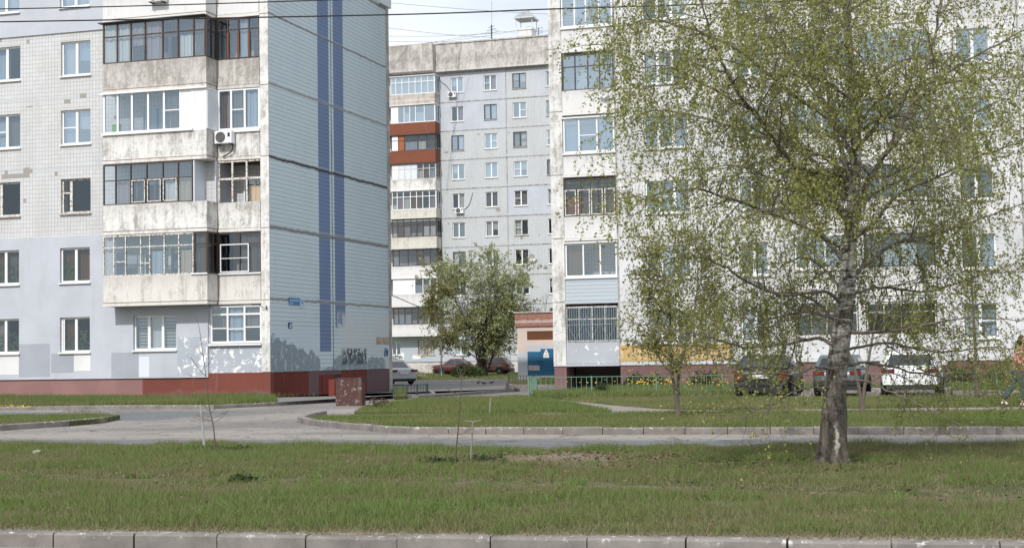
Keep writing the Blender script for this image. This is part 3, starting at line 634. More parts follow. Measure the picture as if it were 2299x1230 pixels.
# roof pieces
cx = FBF.on_y(1182, 80, 6)[0]; cz = 31.4
b = MB(); b.box(cx-.78, cx+.75, 5.3, 6.9, cz, 33.35+.9); b.box(cx-.86, cx+.83, 5.22, 6.98, 34.25, 34.45); ch = b.build('vent_chimney', M['conc_w'], FBo)
b = MB()
for sx in (-.85, .8):
    for sy in (5.25, 6.9): b.box(cx+sx-.03, cx+sx+.03, sy, sy+.06, 34.45, 35.4)
q = [(cx-1.0, 5.0), (cx+.98, 5.0), (cx+.98, 7.2), (cx-1.0, 7.2)]
b.hexa([(x, y, 35.4) for x, y in q]+[(x, y, 35.55) for x, y in q]); b.hexa([(x, y, 35.552) for x, y in q]+[(cx+(x-cx)*.3, 6.1+(y-6.1)*.3, 36.25) for x, y in q]); b.box(cx-.25, cx+.25, 5.85, 6.35, 36.25, 36.42); b.build('chimney_hood', M['steel'], ch)
b = MB(); x0 = FBF.on_y(1088, 90, 1.5)[0]; x1 = FBF.on_y(1160, 90, 1.5)[0]; b.box(x0, x1, 1.5, 2.2, 31.4, 32.75); x2 = FBF.on_y(1205, 90, 1.5)[0]; b.box(x2, x2+1.4, 1.5, 2.2, 31.4, 32.75); b.build('roof_upstand', M['dkmetal'], FBo)
# ------------------------------------------------------------------ ground, road, kerbs, lawns
def gp(px, py, z=.12): return G.on_z(px, py, z)
def poly(pts, z=.12): return [gp(x, y, z) for x, y in pts]
def gsheet(name, pts, z, mat, kind='structure', z0=None):
    b = MB()
    if z0 is None: b.face(*[(x, y, z) for x, y in pts])
    else: b.prism(pts, z0, z)
    o = b.build(name, mat); o.rotation_euler = (0, 0, G.a); return tag(o, kind=kind)
def tk(s): return 11.8+.0768*s
def m_asphalt():
    g = Gr('worn_asphalt'); x, y, z = g.sep()
    n1 = g.noise(.25, 7., .62); n2 = g.noise(60., 3., .7); n3 = g.noise(1., 6., .65, g.sc((.5, 2.5, 1.)))
    tan_ = g.mix(g.ramp(n1, .4, .6), (.33, .3, .275), (.21, .195, .185)); blue = g.mix(n3, (.185, .19, .2), (.15, .155, .165))
    wob = g.m('ADD', y, g.m('MULTIPLY', g.m('SUBTRACT', g.noise(.5, 4.), .5), .5))
    f = g.m('MULTIPLY', g.within(wob, 21., 27.2, .12), g.ramp(g.m('ADD', x, g.m('MULTIPLY', g.m('SUBTRACT', wob, 24.), 2.)), -16., -15.4))
    f = g.m('MAXIMUM', f, g.m('MULTIPLY', g.within(wob, 36.6, 43., .1), g.ramp(x, -21., -21.5)))
    c = g.mix(f, tan_, blue)
    c = g.mix(g.within(wob, 28.0, 29.3, .25), c, (.34, .3, .265))
    far = g.ramp(y, 56., 62.); c = g.mix(far, c, g.mix(g.ramp(g.noise(.35, 8., .7, g.sc((.4, 1., 1.))), .4, .62), (.25, .235, .22), (.13, .125, .12)))
    c = g.mix(g.ramp(n2, .3, .75, .0, .35), c, (.12, .115, .11)); c = g.mix(g.ramp(g.noise(25., 3.), .6, .75, 0., .3), c, (.34, .32, .3))
    cr = g.noise(.55, 6., .55, dist=1.2); c = g.mix(g.within(cr, .494, .505, .003), c, (.085, .08, .08)); cr2 = g.noise(.3, 5., .5, g.comb(x, g.m('ADD', y, 40.), z), 2.); c = g.mix(g.within(cr2, .497, .502, .002), c, (.07, .065, .065))
    c = g.mix(g.ramp(g.noise(.8, 7., .7), .62, .7, 0., .55), c, (.36, .32, .28)); c = g.mix(g.ramp(g.noise(1.7, 6., .6), .68, .72, 0., .6), c, (.1, .095, .095))
    return g.out(c, .92, n2, .006, spec=.2)
def m_kerb():
    g = Gr('old_concrete_kerb'); n = g.noise(2.2, 8., .65); c = g.mix(g.ramp(n, .35, .65), (.25, .228, .21), (.155, .14, .13))
    c = g.mix(g.m('MULTIPLY', g.ramp(g.noise(9., 9., .75), .56, .62, 0., .9), g.ramp(g.m('ADD', g.sep()[2], g.m('MULTIPLY', g.noise(.8, 3.), .06)), .1, .14)), c, (.6, .58, .56)); c = g.mix(g.ramp(g.noise(3.3, 8., .75), .63, .7, 0., .6), c, (.12, .11, .1))
    return g.out(c, .9, g.noise(30., 5., .7), .008, spec=.2)
def m_soil():
    g = Gr('lawn_soil'); x, y, z = g.sep(); n = g.noise(.7, 8., .65); n2 = g.noise(14., 6., .7)
    gr = g.mix(g.ramp(n2, .3, .7), (.05, .06, .022), (.1, .11, .045)); so = g.mix(g.ramp(n2, .3, .7), (.2, .165, .13), (.36, .31, .255))
    f = g.ramp(g.m('ADD', n, g.m('MULTIPLY', g.noise(5., 5.), .25)), .62, .78, 0., .7)
    cx, cy = gp(1255, 1028)
    d = g.m('POWER', g.m('ADD', g.m('POWER', g.m('DIVIDE', g.m('SUBTRACT', x, cx), .95), 2.), g.m('POWER', g.m('DIVIDE', g.m('SUBTRACT', y, cy), 1.15), 2.)), .5); d = g.m('ADD', d, g.m('MULTIPLY', g.noise(3., 6., .7), .8))
    f = g.m('MAXIMUM', f, g.ramp(g.m('ADD', d, g.m('MULTIPLY', n, .9)), 1.4, 2.2, .9, 0.))
    e = g.m('SUBTRACT', y, g.m('ADD', 11.8, g.m('MULTIPLY', x, .0768))); f = g.m('MAXIMUM', f, g.ramp(g.m('ADD', e, g.m('MULTIPLY', n, .5)), .45, .75, 1., 0.))
    return g.out(g.mix(f, gr, so), .95, n2, .03, spec=.1)
M['asph'] = m_asphalt(); M['kerb'] = m_kerb(); M['soil'] = m_soil()
def m_path():
    g = Gr('trodden_dust_path'); n = g.noise(1.5, 8., .7); return g.out(g.mix(g.ramp(n, .35, .65), (.33, .29, .26), (.22, .195, .175)), .95, g.noise(30., 4.), .01, spec=.1)
M['path'] = m_path()
M['paving'] = None
def m_pave():
    g = Gr('grey_pavement'); n = g.noise(1.1, 8., .68); return g.out(g.mix(g.ramp(n, .3, .7), (.24, .225, .215), (.15, .145, .145)), .92, g.noise(40., 4.), .006, spec=.2)
M['paving'] = m_pave()
gsheet('ground', [(-900, -300), (900, -300), (900, 1800), (-900, 1800)], -.06, M['soil'])
gsheet('road', [(-150, -20), (150, -20), (150, 150), (-150, 150)], 0., M['asph'])

def kerb(name, pts, w=.15, z1=.13, z0=-.02, L=1.0, seed=1, mat='kerb'):
    r = random.Random(seed); b = MB()
    for A, B in zip(pts[:-1], pts[1:]):
        l = math.hypot(B[0]-A[0], B[1]-A[1]); n = max(1, round(l/L))
        for i in range(n):
            dz = r.uniform(-.008, .006); dd = r.uniform(-.008, .006); gap = r.choice([.003, .004, .006, .009])
            a, c = l*i/n+gap, l*(i+1)/n-gap
            ux, uy = (B[0]-A[0])/l, (B[1]-A[1])/l; nx, ny = uy, -ux; q = []
            for zz, ins in ((z0, 0), (z1+dz-.02, 0), (z1+dz, .018)):
                q.append([(A[0]+ux*s_+nx*d, A[1]+uy*s_+ny*d, zz) for s_, d in ((a, dd-ins), (c, dd-ins), (c, dd-w), (a, dd-w))])
            b.ring_loft(q)
    o = b.build(name, M[mat]); o.rotation_euler = (0, 0, G.a); return tag(o, kind='structure')
kerb('kerb', [(s, tk(s)) for s in (-26, -20, -14, -9.6, -6, -3, 0, 3, 8, 20)], L=.76, z1=.12, seed=3)
def arc(*p): return [gp(x, y, .0) for x, y in p]
tip = arc((790, 932), (722, 934), (686, 941), (668, 948), (690, 953), (725, 958), (770, 963), (870, 971), (925, 974))
isl = tip[1:]+[(-8., 29.15), (-4., 29.12), (0, 29.0), (8, 28.9), (20, 28.9), (45, 28.9)]
kerb('kerb', isl, L=.76, z1=.14, seed=5)
left_isl = arc((-700, 990), (-300, 981), (0, 967), (150, 957), (225, 950), (262, 942), (258, 937))
kerb('kerb', left_isl+arc((230, 931), (150, 929)), L=2.0, z1=.14, seed=6)
lb_k = arc((-500, 923), (0, 921), (310, 918), (480, 918), (620, 911), (735, 903), (900, 893), (980, 889))
kerb('kerb', lb_k, L=2.6, z1=.13, seed=7)
kerb('kerb', [lb_k[-1], gp(965, 880, 0)], L=2., z1=.13)
rb_k = arc((1188, 886), (1210, 892), (1300, 892), (1400, 890.5), (1470, 890)); kerb('kerb', rb_k, L=2., z1=.12, w=.12, seed=9)
kerb('kerb', [(-1.25, 50.4), (6, 50.4), (30, 50.4)], L=3., z1=.26, seed=10)
for a_, c_ in ((1798, 1822), (1934, 1982)): kerb('kerb', [(G.on_y(a_, 890, 50.4)[0], 50.4), (G.on_y(c_, 890, 50.4)[0], 50.4)], L=1.5, z1=.25, seed=a_)
kerb('kerb', [(-6.6, 55.2), (-1.3, 55.2)], L=3., z1=.26, seed=12)
yd_k = arc((1135, 868), (1150, 872), (1250, 872)); kerb('kerb', yd_k, L=3., z1=.2, w=.2, seed=11)

LAWNS = {}
LAWNS['near'] = [(-30, tk(-30)+.16)]+[(s, tk(s)+.16) for s in (-20, -12, -6, 0, 8, 20)]+[(20, 22.9), (6, 22.9), (1.2, 23.7), (-2, 23.3), (-4.5, 22.9), (-6.2, 22.2), (-7.5, 22.3), (-10, 23.), (-12.5, 23.4), (-14.2, 22.9), (-16.5, 23.6), (-24, 23.7), (-30, 23.7)]
LAWNS['island'] = [(x, y+.12) for x, y in isl[3:6]]+[(x, y+.16) for x, y in isl[6:]]+[(45, 37.4)]+poly([(2299, 922), (1900, 922), (1560, 925), (1400, 929), (1200, 931), (1000, 932), (800, 934), (735, 936)])
LAWNS['back'] = poly([(795, 926), (820, 916), (850, 907), (940, 897), (1060, 892), (1180, 891), (1235, 897), (1290, 908), (1350, 919), (1375, 925), (1200, 925.5), (1000, 926)])
LAWNS['right'] = poly([(1262, 896), (1320, 903), (1400, 911), (1480, 917), (1600, 919.5), (1800, 917.5), (2000, 915.5), (2299, 912), (2700, 906)])+[(45, 48.6), (-5.2, 48.6)]+poly([(1640, 892), (1500, 893), (1400, 893), (1300, 894)])
LAWNS['flower'] = poly([(1190, 885.5), (1210, 889.5), (1300, 890), (1400, 888.5), (1470, 888)])+[(-6.7, 54.), (-6.7, 55.3), (-1.35, 55.3), (-1.35, 50.55), (38, 50.55), (38, 66.9), (-15.2, 66.9)]
LAWNS['lb'] = [(x+.0, y+.17) for x, y in lb_k[:5]]+poly([(605, 894), (560, 890)])+[(-24.5, 55.7), (-60, 55.7), (-60, 43.5)]
LAWNS['lisl'] = [(x, y+.16) for x, y in left_isl[:6]]+poly([(240, 931), (180, 930), (0, 933), (-400, 940), (-700, 946)])
LAWNS['yard'] = [(-60, 104), (-34, 104), (-28, 101), (-17, 101), (-8, 108), (30, 108), (30, 143), (-60, 143)]
LAWNS['lbside'] = [gp(885, 890), gp(912, 889), gp(912, 872), gp(885, 872)]
LAWNS['kiosk'] = [(x, y+.2) for x, y in yd_k]+poly([(1250, 860), (1150, 862)])
LZ = {'yard': .06, 'kiosk': .18, 'lbside': .13}
for k, p in LAWNS.items(): gsheet('lawn', p, LZ.get(k, .12), M['soil'], z0=-.03)
gsheet('pavement', lb_k[4:]+[gp(965, 880, 0), gp(885, 880, 0), (-20.02, 66.), (-20.9, 55.6), (-24.5, 55.6)]+poly([(560, 890), (605, 894)]), .115, M['paving'], z0=-.03)
gsheet('path', poly([(790, 929), (1000, 928), (1200, 927.5), (1360, 925.5), (1285, 910), (1232, 897), (1262, 896), (1320, 903), (1400, 911), (1480, 917), (1600, 919.5), (1800, 917.5), (2000, 915.5), (2299, 912), (2700, 906)])+[(45, 37.4)]+poly([(2299, 922), (1900, 922), (1560, 925), (1400, 929), (1200, 931), (1000, 932), (800, 934)]), .11, M['path'], z0=-.03)

gsheet('parking', [(-6.7, 48.6), (40, 48.6), (40, 50.45), (-1.3, 50.45), (-1.3, 55.3), (-6.7, 55.3)], .118, M['paving'], z0=-.03)
# grass blades: real geometry, thick enough near the camera to be seen one by one
def inside(P, pg):
    x, y = P[:, 0], P[:, 1]; r = np.zeros(len(P), bool); n = len(pg)
    for i in range(n):
        (x1, y1), (x2, y2) = pg[i], pg[(i+1) % n]
        c = ((y1 > y) != (y2 > y)) & (x < (x2-x1)*(y-y1)/((y2-y1) or 1e-9)+x1); r ^= c
    return r
def vnoise(P, sc, seed):
    r = np.random.default_rng(seed); T = r.random((64, 64)); q = P*sc; i = np.floor(q).astype(int); f = q-i; f = f*f*(3-2*f)
    a = T[i[:, 0] % 64, i[:, 1] % 64]; b = T[(i[:, 0]+1) % 64, i[:, 1] % 64]; c = T[i[:, 0] % 64, (i[:, 1]+1) % 64]; d = T[(i[:, 0]+1) % 64, (i[:, 1]+1) % 64]
    return (a*(1-f[:, 0])+b*f[:, 0])*(1-f[:, 1])+(c*(1-f[:, 0])+d*f[:, 0])*f[:, 1]
def to_px(P, z=0.):
    W = np.c_[P[:, 0]*math.cos(G.a)-P[:, 1]*math.sin(G.a), P[:, 0]*math.sin(G.a)+P[:, 1]*math.cos(G.a)]; return W
def sample(pg, n, lim=(-330, 2640)):
    n = int(n*1.28)
    out = []; tot = 0; xs = [p[0] for p in pg]; ys = [p[1] for p in pg]; lo = -(CX-lim[0])/FPX; hi = (lim[1]-CX)/FPX
    while tot < n:
        P = np.c_[RNG.uniform(min(xs), max(xs), 200000), RNG.uniform(min(ys), max(ys), 200000)]
        W = to_px(P); r = W[:, 0]/np.maximum(W[:, 1], .1); k = inside(P, pg) & (r > lo*1.02-.02) & (r < hi*1.02+.02)
        P = P[k]; out.append(P); tot += len(P)
        if len(P) == 0: break
    return np.concatenate(out)[:n]
def blades(name, P, z, h, w, tint, lean=.45):
    n = len(P); a = RNG.uniform(0, 2*np.pi, n); l = RNG.normal(0, lean, n)*h; b = RNG.uniform(0, 2*np.pi, n)
    dx, dy = np.cos(a)*w/2, np.sin(a)*w/2
    V = np.zeros((n, 3, 3)); V[:, 0] = np.c_[P[:, 0]-dx, P[:, 1]-dy, np.full(n, z-.01)]; V[:, 1] = np.c_[P[:, 0]+dx, P[:, 1]+dy, np.full(n, z-.01)]
    V[:, 2] = np.c_[P[:, 0]+np.cos(b)*l, P[:, 1]+np.sin(b)*l, z+h]
    o = np_mesh(name, V.reshape(-1, 3), 3, M['grass'], tint=tint); o.rotation_euler = (0, 0, G.a); return o
def m_grass():
    g = Gr('grass_blade'); t = g.n('ShaderNodeAttribute', attribute_name='tint').outputs['Fac']
    c = g.mix(g.ramp(t, 0., .35), (.25, .21, .135), (.19, .195, .075)); c = g.mix(g.ramp(t, .35, .65), c, (.122, .175, .046)); c = g.mix(g.ramp(t, .65, 1.), c, (.175, .27, .07))
    d = g.n('ShaderNodeBsdfPrincipled', {'Base Color': c, 'Roughness': .6, 'Specular IOR Level': .25}).outputs[0]; tr = g.n('ShaderNodeBsdfTranslucent', {'Color': c}).outputs[0]
    return g.shade(g.n('ShaderNodeMixShader', {0: .3, 1: d, 2: tr}).outputs[0])
M['grass'] = m_grass()
P = sample(LAWNS['near'], 420000)
n1 = vnoise(P, .6, 1); n2 = vnoise(P, 2.2, 2)*.5+vnoise(P, 6.5, 12)*.5; n3 = vnoise(P, .25, 3)
cx, cy = gp(1255, 1028); dd = np.hypot((P[:, 0]-cx)/.95, (P[:, 1]-cy)/1.15)+(vnoise(P, 1.4, 61)-.5)*.9; bx_, by2 = gp(1866, 1043); db = np.hypot(P[:, 0]-bx_, P[:, 1]-by2)
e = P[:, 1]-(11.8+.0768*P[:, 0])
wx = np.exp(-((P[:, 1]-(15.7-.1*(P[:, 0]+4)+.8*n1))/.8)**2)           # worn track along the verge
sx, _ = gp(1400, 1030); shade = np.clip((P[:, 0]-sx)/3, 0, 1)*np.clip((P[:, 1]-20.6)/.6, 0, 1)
keep = (dd > .62+RNG.random(len(P))*.85) & (db > .25+RNG.random(len(P))*.5) & (e > RNG.random(len(P))*.36+.13) & (RNG.random(len(P)) > wx*.72) & (RNG.random(len(P)) > np.clip((vnoise(P, .9, 41)*.6+vnoise(P, 3.3, 42)*.4-.6)*5, 0, .85))
P, n1, n2, n3, e, wx, shade = P[keep], n1[keep], n2[keep], n3[keep], e[keep], wx[keep], shade[keep]; n = len(P)
h = (.022+.035*n1+.075*n2)*(1-.55*wx)*RNG.uniform(.6, 1.25, n)*np.clip(e/.5, .55, 1)
far = np.clip((P[:, 1]-21.6)/1., 0, 1); h *= 1+.5*far*n2
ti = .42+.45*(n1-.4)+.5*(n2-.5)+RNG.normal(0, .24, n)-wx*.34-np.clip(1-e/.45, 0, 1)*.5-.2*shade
dry = RNG.random(n) < .05+.04*n3; ti[dry] = RNG.uniform(0, .25, dry.sum())
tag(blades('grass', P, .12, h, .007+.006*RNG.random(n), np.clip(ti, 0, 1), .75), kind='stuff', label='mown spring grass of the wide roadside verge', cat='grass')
for k, N, hh, ww in (('island', 90000, .1, .016), ('back', 45000, .12, .02), ('right', 70000, .1, .02), ('flower', 70000, .2, .03), ('lb', 70000, .22, .022), ('lisl', 26000, .07, .016), ('yard', 40000, .2, .05), ('lbside', 1500, .1, .03), ('kiosk', 2500, .25, .04)):
    P = sample(LAWNS[k], N); n = len(P)
    if n == 0: continue
    n1 = vnoise(P, .5, 4); n2 = vnoise(P, 1.7, 5)
    kp = RNG.random(n) < .35+1.1*n2; P, n1, n2 = P[kp], n1[kp], n2[kp]; n = len(P)
    ti = .46+.4*(n1-.45)+.2*(n2-.5)+RNG.normal(0, .13, n)-(.1 if k == 'right' else 0)
    tag(blades('grass', P, LZ.get(k, .12), hh*(.4+.5*n1+.4*n2)*RNG.uniform(.5, 1.2, n), ww*RNG.uniform(.7, 1.2, n), np.clip(ti, 0, 1)), kind='stuff', label={'island': 'strip of grass between the road kerb and the footpath', 'back': 'tongue of grass between footpath and yard entrance', 'right': 'grass between the footpath and the parked cars', 'flower': 'tall grass in the fenced front garden of the right block', 'lb': 'grass bed along the foot of the left block', 'lisl': 'grass on the small kerbed island at the left edge', 'yard': 'grass at the far side of the yard under the bird cherry', 'lbside': 'grass tuft by the far corner of the left block', 'kiosk': 'grass strip in front of the transformer house'}[k], cat='grass')
C_ = sample(LAWNS['near'], 230); C_ = np.r_[C_, np.c_[RNG.uniform(-17, 1, 60), RNG.uniform(22.2, 23., 60)]]; C_ = C_[inside(C_, LAWNS['near'])]; k_ = RNG.integers(25, 80, len(C_)); Q = np.repeat(C_, k_, 0)+RNG.normal(0, .055, (k_.sum(), 2))
tt = np.repeat(RNG.uniform(.35, .95, len(C_)), k_)+RNG.normal(0, .1, len(Q)); hh_ = np.repeat(RNG.uniform(.06, .12, len(C_)), k_)*RNG.uniform(.6, 1.2, len(Q))
tag(blades('grass_tufts', Q, .12, hh_, .009, np.clip(tt, 0, 1), .5), kind='stuff', label='taller grass tufts standing out of the mown verge', cat='grass')
# dry litter along the near kerb
P = np.c_[RNG.uniform(-14, 8, 16000), np.zeros(16000)]; P[:, 1] = 11.8+.0768*P[:, 0]+.13+RNG.random(16000)*.5
tag(blades('dry_grass', P, .125, RNG.uniform(.008, .04, 16000), .011, RNG.uniform(0, .25, 16000), 2.2), kind='stuff', label='dead straw lying along the near kerb', cat='dry grass')
# last year's leaves lying in the verge
P = np.r_[sample(LAWNS['near'], 1500), np.c_[RNG.normal(gp(1620, 1025)[0], 1.6, 3200), RNG.normal(gp(1620, 1025)[1], .9, 3200)], np.c_[RNG.normal(gp(1866, 1046)[0], 1.1, 900), RNG.normal(gp(1866, 1050)[1], .7, 900)], np.c_[RNG.normal(gp(1260, 1040)[0], 1.6, 700), RNG.normal(gp(1260, 1045)[1], .9, 700)]]
P = P[(P[:, 1] < 22.6) & (P[:, 1] > 12.3)]; n = len(P); a = RNG.uniform(0, 6.28, n); sz = RNG.uniform(.015, .04, n); V = np.zeros((n, 4, 3)); zz = .125+RNG.uniform(0, .045, n)
for k_, (u_, v_) in enumerate(((-1, 0), (0, -.6), (1, 0), (0, .6))): V[:, k_] = np.c_[P[:, 0]+(np.cos(a)*u_-np.sin(a)*v_)*sz, P[:, 1]+(np.sin(a)*u_+np.cos(a)*v_)*sz, zz+RNG.uniform(-.012, .012, n)]
M['litter'] = plain('dry_brown_leaf', (.19, .13, .085), .8, var=.5, sc=3.); o = np_mesh('fallen_leaves', V.reshape(-1, 3), 4, M['litter']); o.rotation_euler = (0, 0, G.a); tag(o, 'dry brown leaves scattered in the verge grass round the birch', 'fallen leaves', kind='stuff')
# yellow flowers
def flowers(name, P, z, hgt, r, label, cols=((.75, .42, .03), (.8, .55, .05))):
    b = MB(); rr = random.Random(3)
    for x, y in P:
        zz = z+hgt*(.6+.5*rr.random()); b.m = rr.randrange(2)
        k = r*(.7+.6*rr.random()); b.ball((x, y, zz), (k, k, k*.6), 6, 4)
    o = b.build(name, [plain(name+'_petal_'+str(i), c, .7) for i, c in enumerate(cols)]); o.rotation_euler = (0, 0, G.a); return tag(o, label, 'flowers', kind='stuff')
q = [gp(random.gauss(mx, sx), random.gauss(my, 2.), .12) for mx, my, sx, k in ((1460, 872, 22, 22), (1500, 872, 25, 15), (1430, 871, 14, 8), (1330, 873, 25, 6), (1620, 876, 15, 8), (1560, 874, 30, 8), (2260, 872, 14, 8)) for _ in range(k)]
flowers('yellow_flower', q, .12, .34, .038, 'yellow flowers blooming behind the green fence')
q = [gp(random.uniform(-20, 70), random.uniform(913, 918), .12) for _ in range(30)]+[gp(random.uniform(480, 600), random.uniform(888, 903), .12) for _ in range(16)]
flowers('dandelion', q, .12, .07, .022, 'scattered yellow dandelions in the grass by the left block')
# ------------------------------------------------------------------ trees
def m_leaf(name, dark, light, warm, wt=.82):
    g = Gr(name); t = g.n('ShaderNodeAttribute', attribute_name='tint').outputs['Fac']
    c = g.mix(g.ramp(t, 0., .5), dark, light); c = g.mix(g.ramp(t, wt, wt+.15), c, warm)
    d = g.n('ShaderNodeBsdfPrincipled', {'Base Color': c, 'Roughness': .5, 'Specular IOR Level': .35}).outputs[0]; tr = g.n('ShaderNodeBsdfTranslucent', {'Color': c}).outputs[0]
    return g.shade(g.n('ShaderNodeMixShader', {0: .42, 1: d, 2: tr}).outputs[0])
M['leaf_birch'] = m_leaf('young_birch_leaf', (.19, .205, .05), (.31, .33, .095), (.4, .36, .13))
M['leaf_small'] = m_leaf('yellow_green_leaf', (.13, .13, .035), (.22, .22, .06), (.3, .26, .09))
M['leaf_cherry'] = m_leaf('bird_cherry_leaf', (.19, .215, .075), (.33, .35, .15), (.62, .64, .5), .78)
M['leaf_dark'] = m_leaf('dark_shrub_leaf', (.045, .068, .022), (.085, .12, .042), (.13, .16, .06))
M['deadleaf'] = m_leaf('dead_leaf', (.07, .035, .025), (.12, .07, .05), (.2, .12, .08))
M['leaf_lilac'] = m_leaf('low_weed_leaf', (.04, .065, .022), (.08, .115, .035), (.12, .15, .06))
def m_birchbark():
    g = Gr('birch_bark'); x, y, z = g.sep()
    lent = g.noise(1., 6., .7, g.sc((5., 5., 26.))); rough = g.noise(1., 8., .75, g.sc((9., 9., 2.2)))
    white = g.mix(g.ramp(g.noise(2., 5.), .3, .7), (.54, .515, .485), (.3, .28, .26)); dark = g.mix(g.ramp(rough, .35, .62), (.025, .022, .02), (.2, .17, .14))
    f = g.ramp(g.m('ADD', g.m('MULTIPLY', lent, .6), g.m('MULTIPLY', g.noise(3., 8., .7), .4)), .475, .51)
    low = g.ramp(g.m('ADD', z, g.m('MULTIPLY', g.m('SUBTRACT', g.noise(1.4, 6., .7), .5), 3.4)), .45, 1.9, 1., 0.)
    f = g.m('MAXIMUM', f, g.m('MULTIPLY', low, g.ramp(g.noise(1., 8., .7, g.sc((7., 7., 1.8))), .6, .66, 1., 0.)))
    w_ = g.m('ADD', x, g.m('MULTIPLY', g.m('SUBTRACT', g.noise(7., 6., .7), .5), .22)); c = g.mix(g.m('MULTIPLY', g.within(w_, .025, .075, .01), g.m('MULTIPLY', g.within(z, .18, .48, .08), g.ramp(y, -.05, -.08))), g.mix(f, white, dark), (.6, .57, .5))
    return g.out(c, .85, rough, .16, spec=.2)
M['birch'] = m_birchbark()
def m_bark(name, a, c):
    g = Gr(name); n = g.noise(1., 8., .7, g.sc((14., 14., 3.))); return g.out(g.mix(n, a, c), .9, n, .02, spec=.15)
M['bark'] = m_bark('grey_brown_bark', (.07, .06, .045), (.2, .17, .135)); M['barkd'] = m_bark('dark_bark', (.025, .022, .018), (.08, .068, .055)); M['limb'] = m_bark('birch_limb_bark', (.07, .058, .047), (.24, .21, .18))
M['barkt'] = m_bark('brown_twig_bark', (.07, .052, .042), (.16, .125, .1))

def rvec(r): return Vector((r.gauss(0, 1), r.gauss(0, 1), r.gauss(0, 1))).normalized()
def smooth(pts, k=5):
    P = [Vector(p) for p in pts]; out = []
    for i in range(len(P)-1):
        a, b, c, d = P[max(i-1, 0)], P[i], P[i+1], P[min(i+2, len(P)-1)]
        for j in range(k):
            t = j/k; out.append(.5*((2*b)+(c-a)*t+(2*a-5*b+4*c-d)*t*t+(3*b-a-3*c+d)*t**3))
    return out+[P[-1]]
class Tree:
    def __init__(s, seed): s.r = random.Random(seed); s.B = MB(); s.L = []; s.T = []
    def grow(s, p, d, ln, r0, lvl, cfg):
        c = cfg[lvl]; n = c['n']; pts = [p.copy()]; d = d.normalized(); st = ln/n
        for i in range(n):
            d = (d+rvec(s.r)*c['wig']+Vector((0, 0, c['up']))*(i+1)/n).normalized(); p = p+d*st; pts.append(p.copy())
        s.B.tube(pts, [r0*(1-.8*i/n) for i in range(n+1)], c.get('sides', 4), cap=False)
        s.along(pts, r0, lvl, cfg)
    def along(s, pts, r0, lvl, cfg, t0=.2):
        c = cfg[lvl]; n = len(pts)-1
        if lvl+1 < len(cfg):
            for q in range(c['kids']):
                t = t0+(1-t0)*(q+s.r.random())/c['kids']; i = min(int(t*n), n-1); p = pts[i].lerp(pts[i+1], t*n-i); ax = (pts[i+1]-pts[i]).normalized()
                side = rvec(s.r); side = (side-ax*side.dot(ax)).normalized()
                s.grow(p, ax*c.get('fwd', .6)+side+Vector((0, 0, c.get('lift', 0))), cfg[lvl+1]['len']*s.r.uniform(.55, 1.2)*(1.15-.5*t), r0*c.get('rk', .5)*(1-.6*t), lvl+1, cfg)
        if c.get('leaf'):
            for q in range(c['leaf']):
                t = s.r.random()**.8; i = min(int(t*n), n-1); s.L.append(pts[i].lerp(pts[i+1], t*n-i)+rvec(s.r)*s.r.random()*c.get('spread', .06)); s.T.append(s.r.random())
    def leaves(s, name, mat, size, par, shape=.62, droop=.3, kill=None):
        P = np.array([tuple(p) for p in s.L]); T = np.array(s.T)
        if kill is not None: k = kill(P); P, T = P[k], T[k]
        n = len(P); U = RNG.normal(0, 1, (n, 3)); U[:, 2] -= droop; U /= np.linalg.norm(U, axis=1)[:, None]; V = np.cross(U, RNG.normal(0, 1, (n, 3))); V /= np.linalg.norm(V, axis=1)[:, None]; W = np.cross(U, V)
        sz = (size*RNG.uniform(.6, 1.25, n))[:, None]; q = np.zeros((n, 4, 3)); q[:, 0] = P; q[:, 1] = P+U*sz*.45+V*sz*shape*.5+W*sz*.08; q[:, 2] = P+U*sz; q[:, 3] = P+U*sz*.45-V*sz*shape*.5+W*sz*.08
        return np_mesh(name, q.reshape(-1, 3), 4, mat, par, T)

# ---- the big birch
YB = gz(1865, 1043, .12).y
def bt(px, py, off=0.): return deep(px, py, YB+off)
base = bt(1866, 1043); base.z = .12
birch = thing('birch_tree', 'big old birch with pale trunk and dark rough foot on the verge, the nearest tree', 'tree', base)
T = Tree(21); Rr = T.r
def loc(px, py, off=0.): return bt(px, py, off)-base
def rag(B, pts, rad, n, amp, seed):     # a trunk with an uneven, ridged section
    rr = random.Random(seed); ph = [rr.random()*6.28 for _ in range(6)]; rings = []
    for i, p in enumerate(pts):
        ring = []
        for j in range(n):
            th = 2*math.pi*j/n; k = 1+(amp+max(0, .14-i*.04))*(math.sin(3*th+ph[0]+i*.12)*.5+math.sin(7*th+ph[1]+i*.2)*.3+math.sin(13*th+ph[2]-i*.3)*.2)+rr.uniform(-.02, .02)
            ring.append((p[0]+math.cos(th)*rad[i]*k, p[1]+math.sin(th)*rad[i]*k, p[2]))
        rings.append(ring)
    B.ring_loft(rings)
tp = [(1865, 1052, .29), (1866, 1030, .205), (1867, 1005, .178), (1869, 975, .165), (1871, 940, .155), (1873, 900, .138), (1877, 850, .129), (1882, 800, .122), (1891, 740, .115), (1899, 680, .105), (1905, 620, .096), (1908, 560, .087), (1913, 490, .078), (1919, 420, .069), (1922, 350, .063), (1920, 270, .057), (1912, 180, .052), (1904, 80, .049), (1898, -30, .05), (1894, -180, .042), (1890, -400, .03), (1888, -650, .012)]
pts = smooth([loc(x, y) for x, y, r in tp], 3); rr_ = np.interp(np.linspace(0, len(tp)-1, len(pts)), range(len(tp)), [t[2] for t in tp])
tb = MB(); rag(tb, pts, rr_, 28, .1, 4); tb.build('trunk', M['birch'], birch, True)
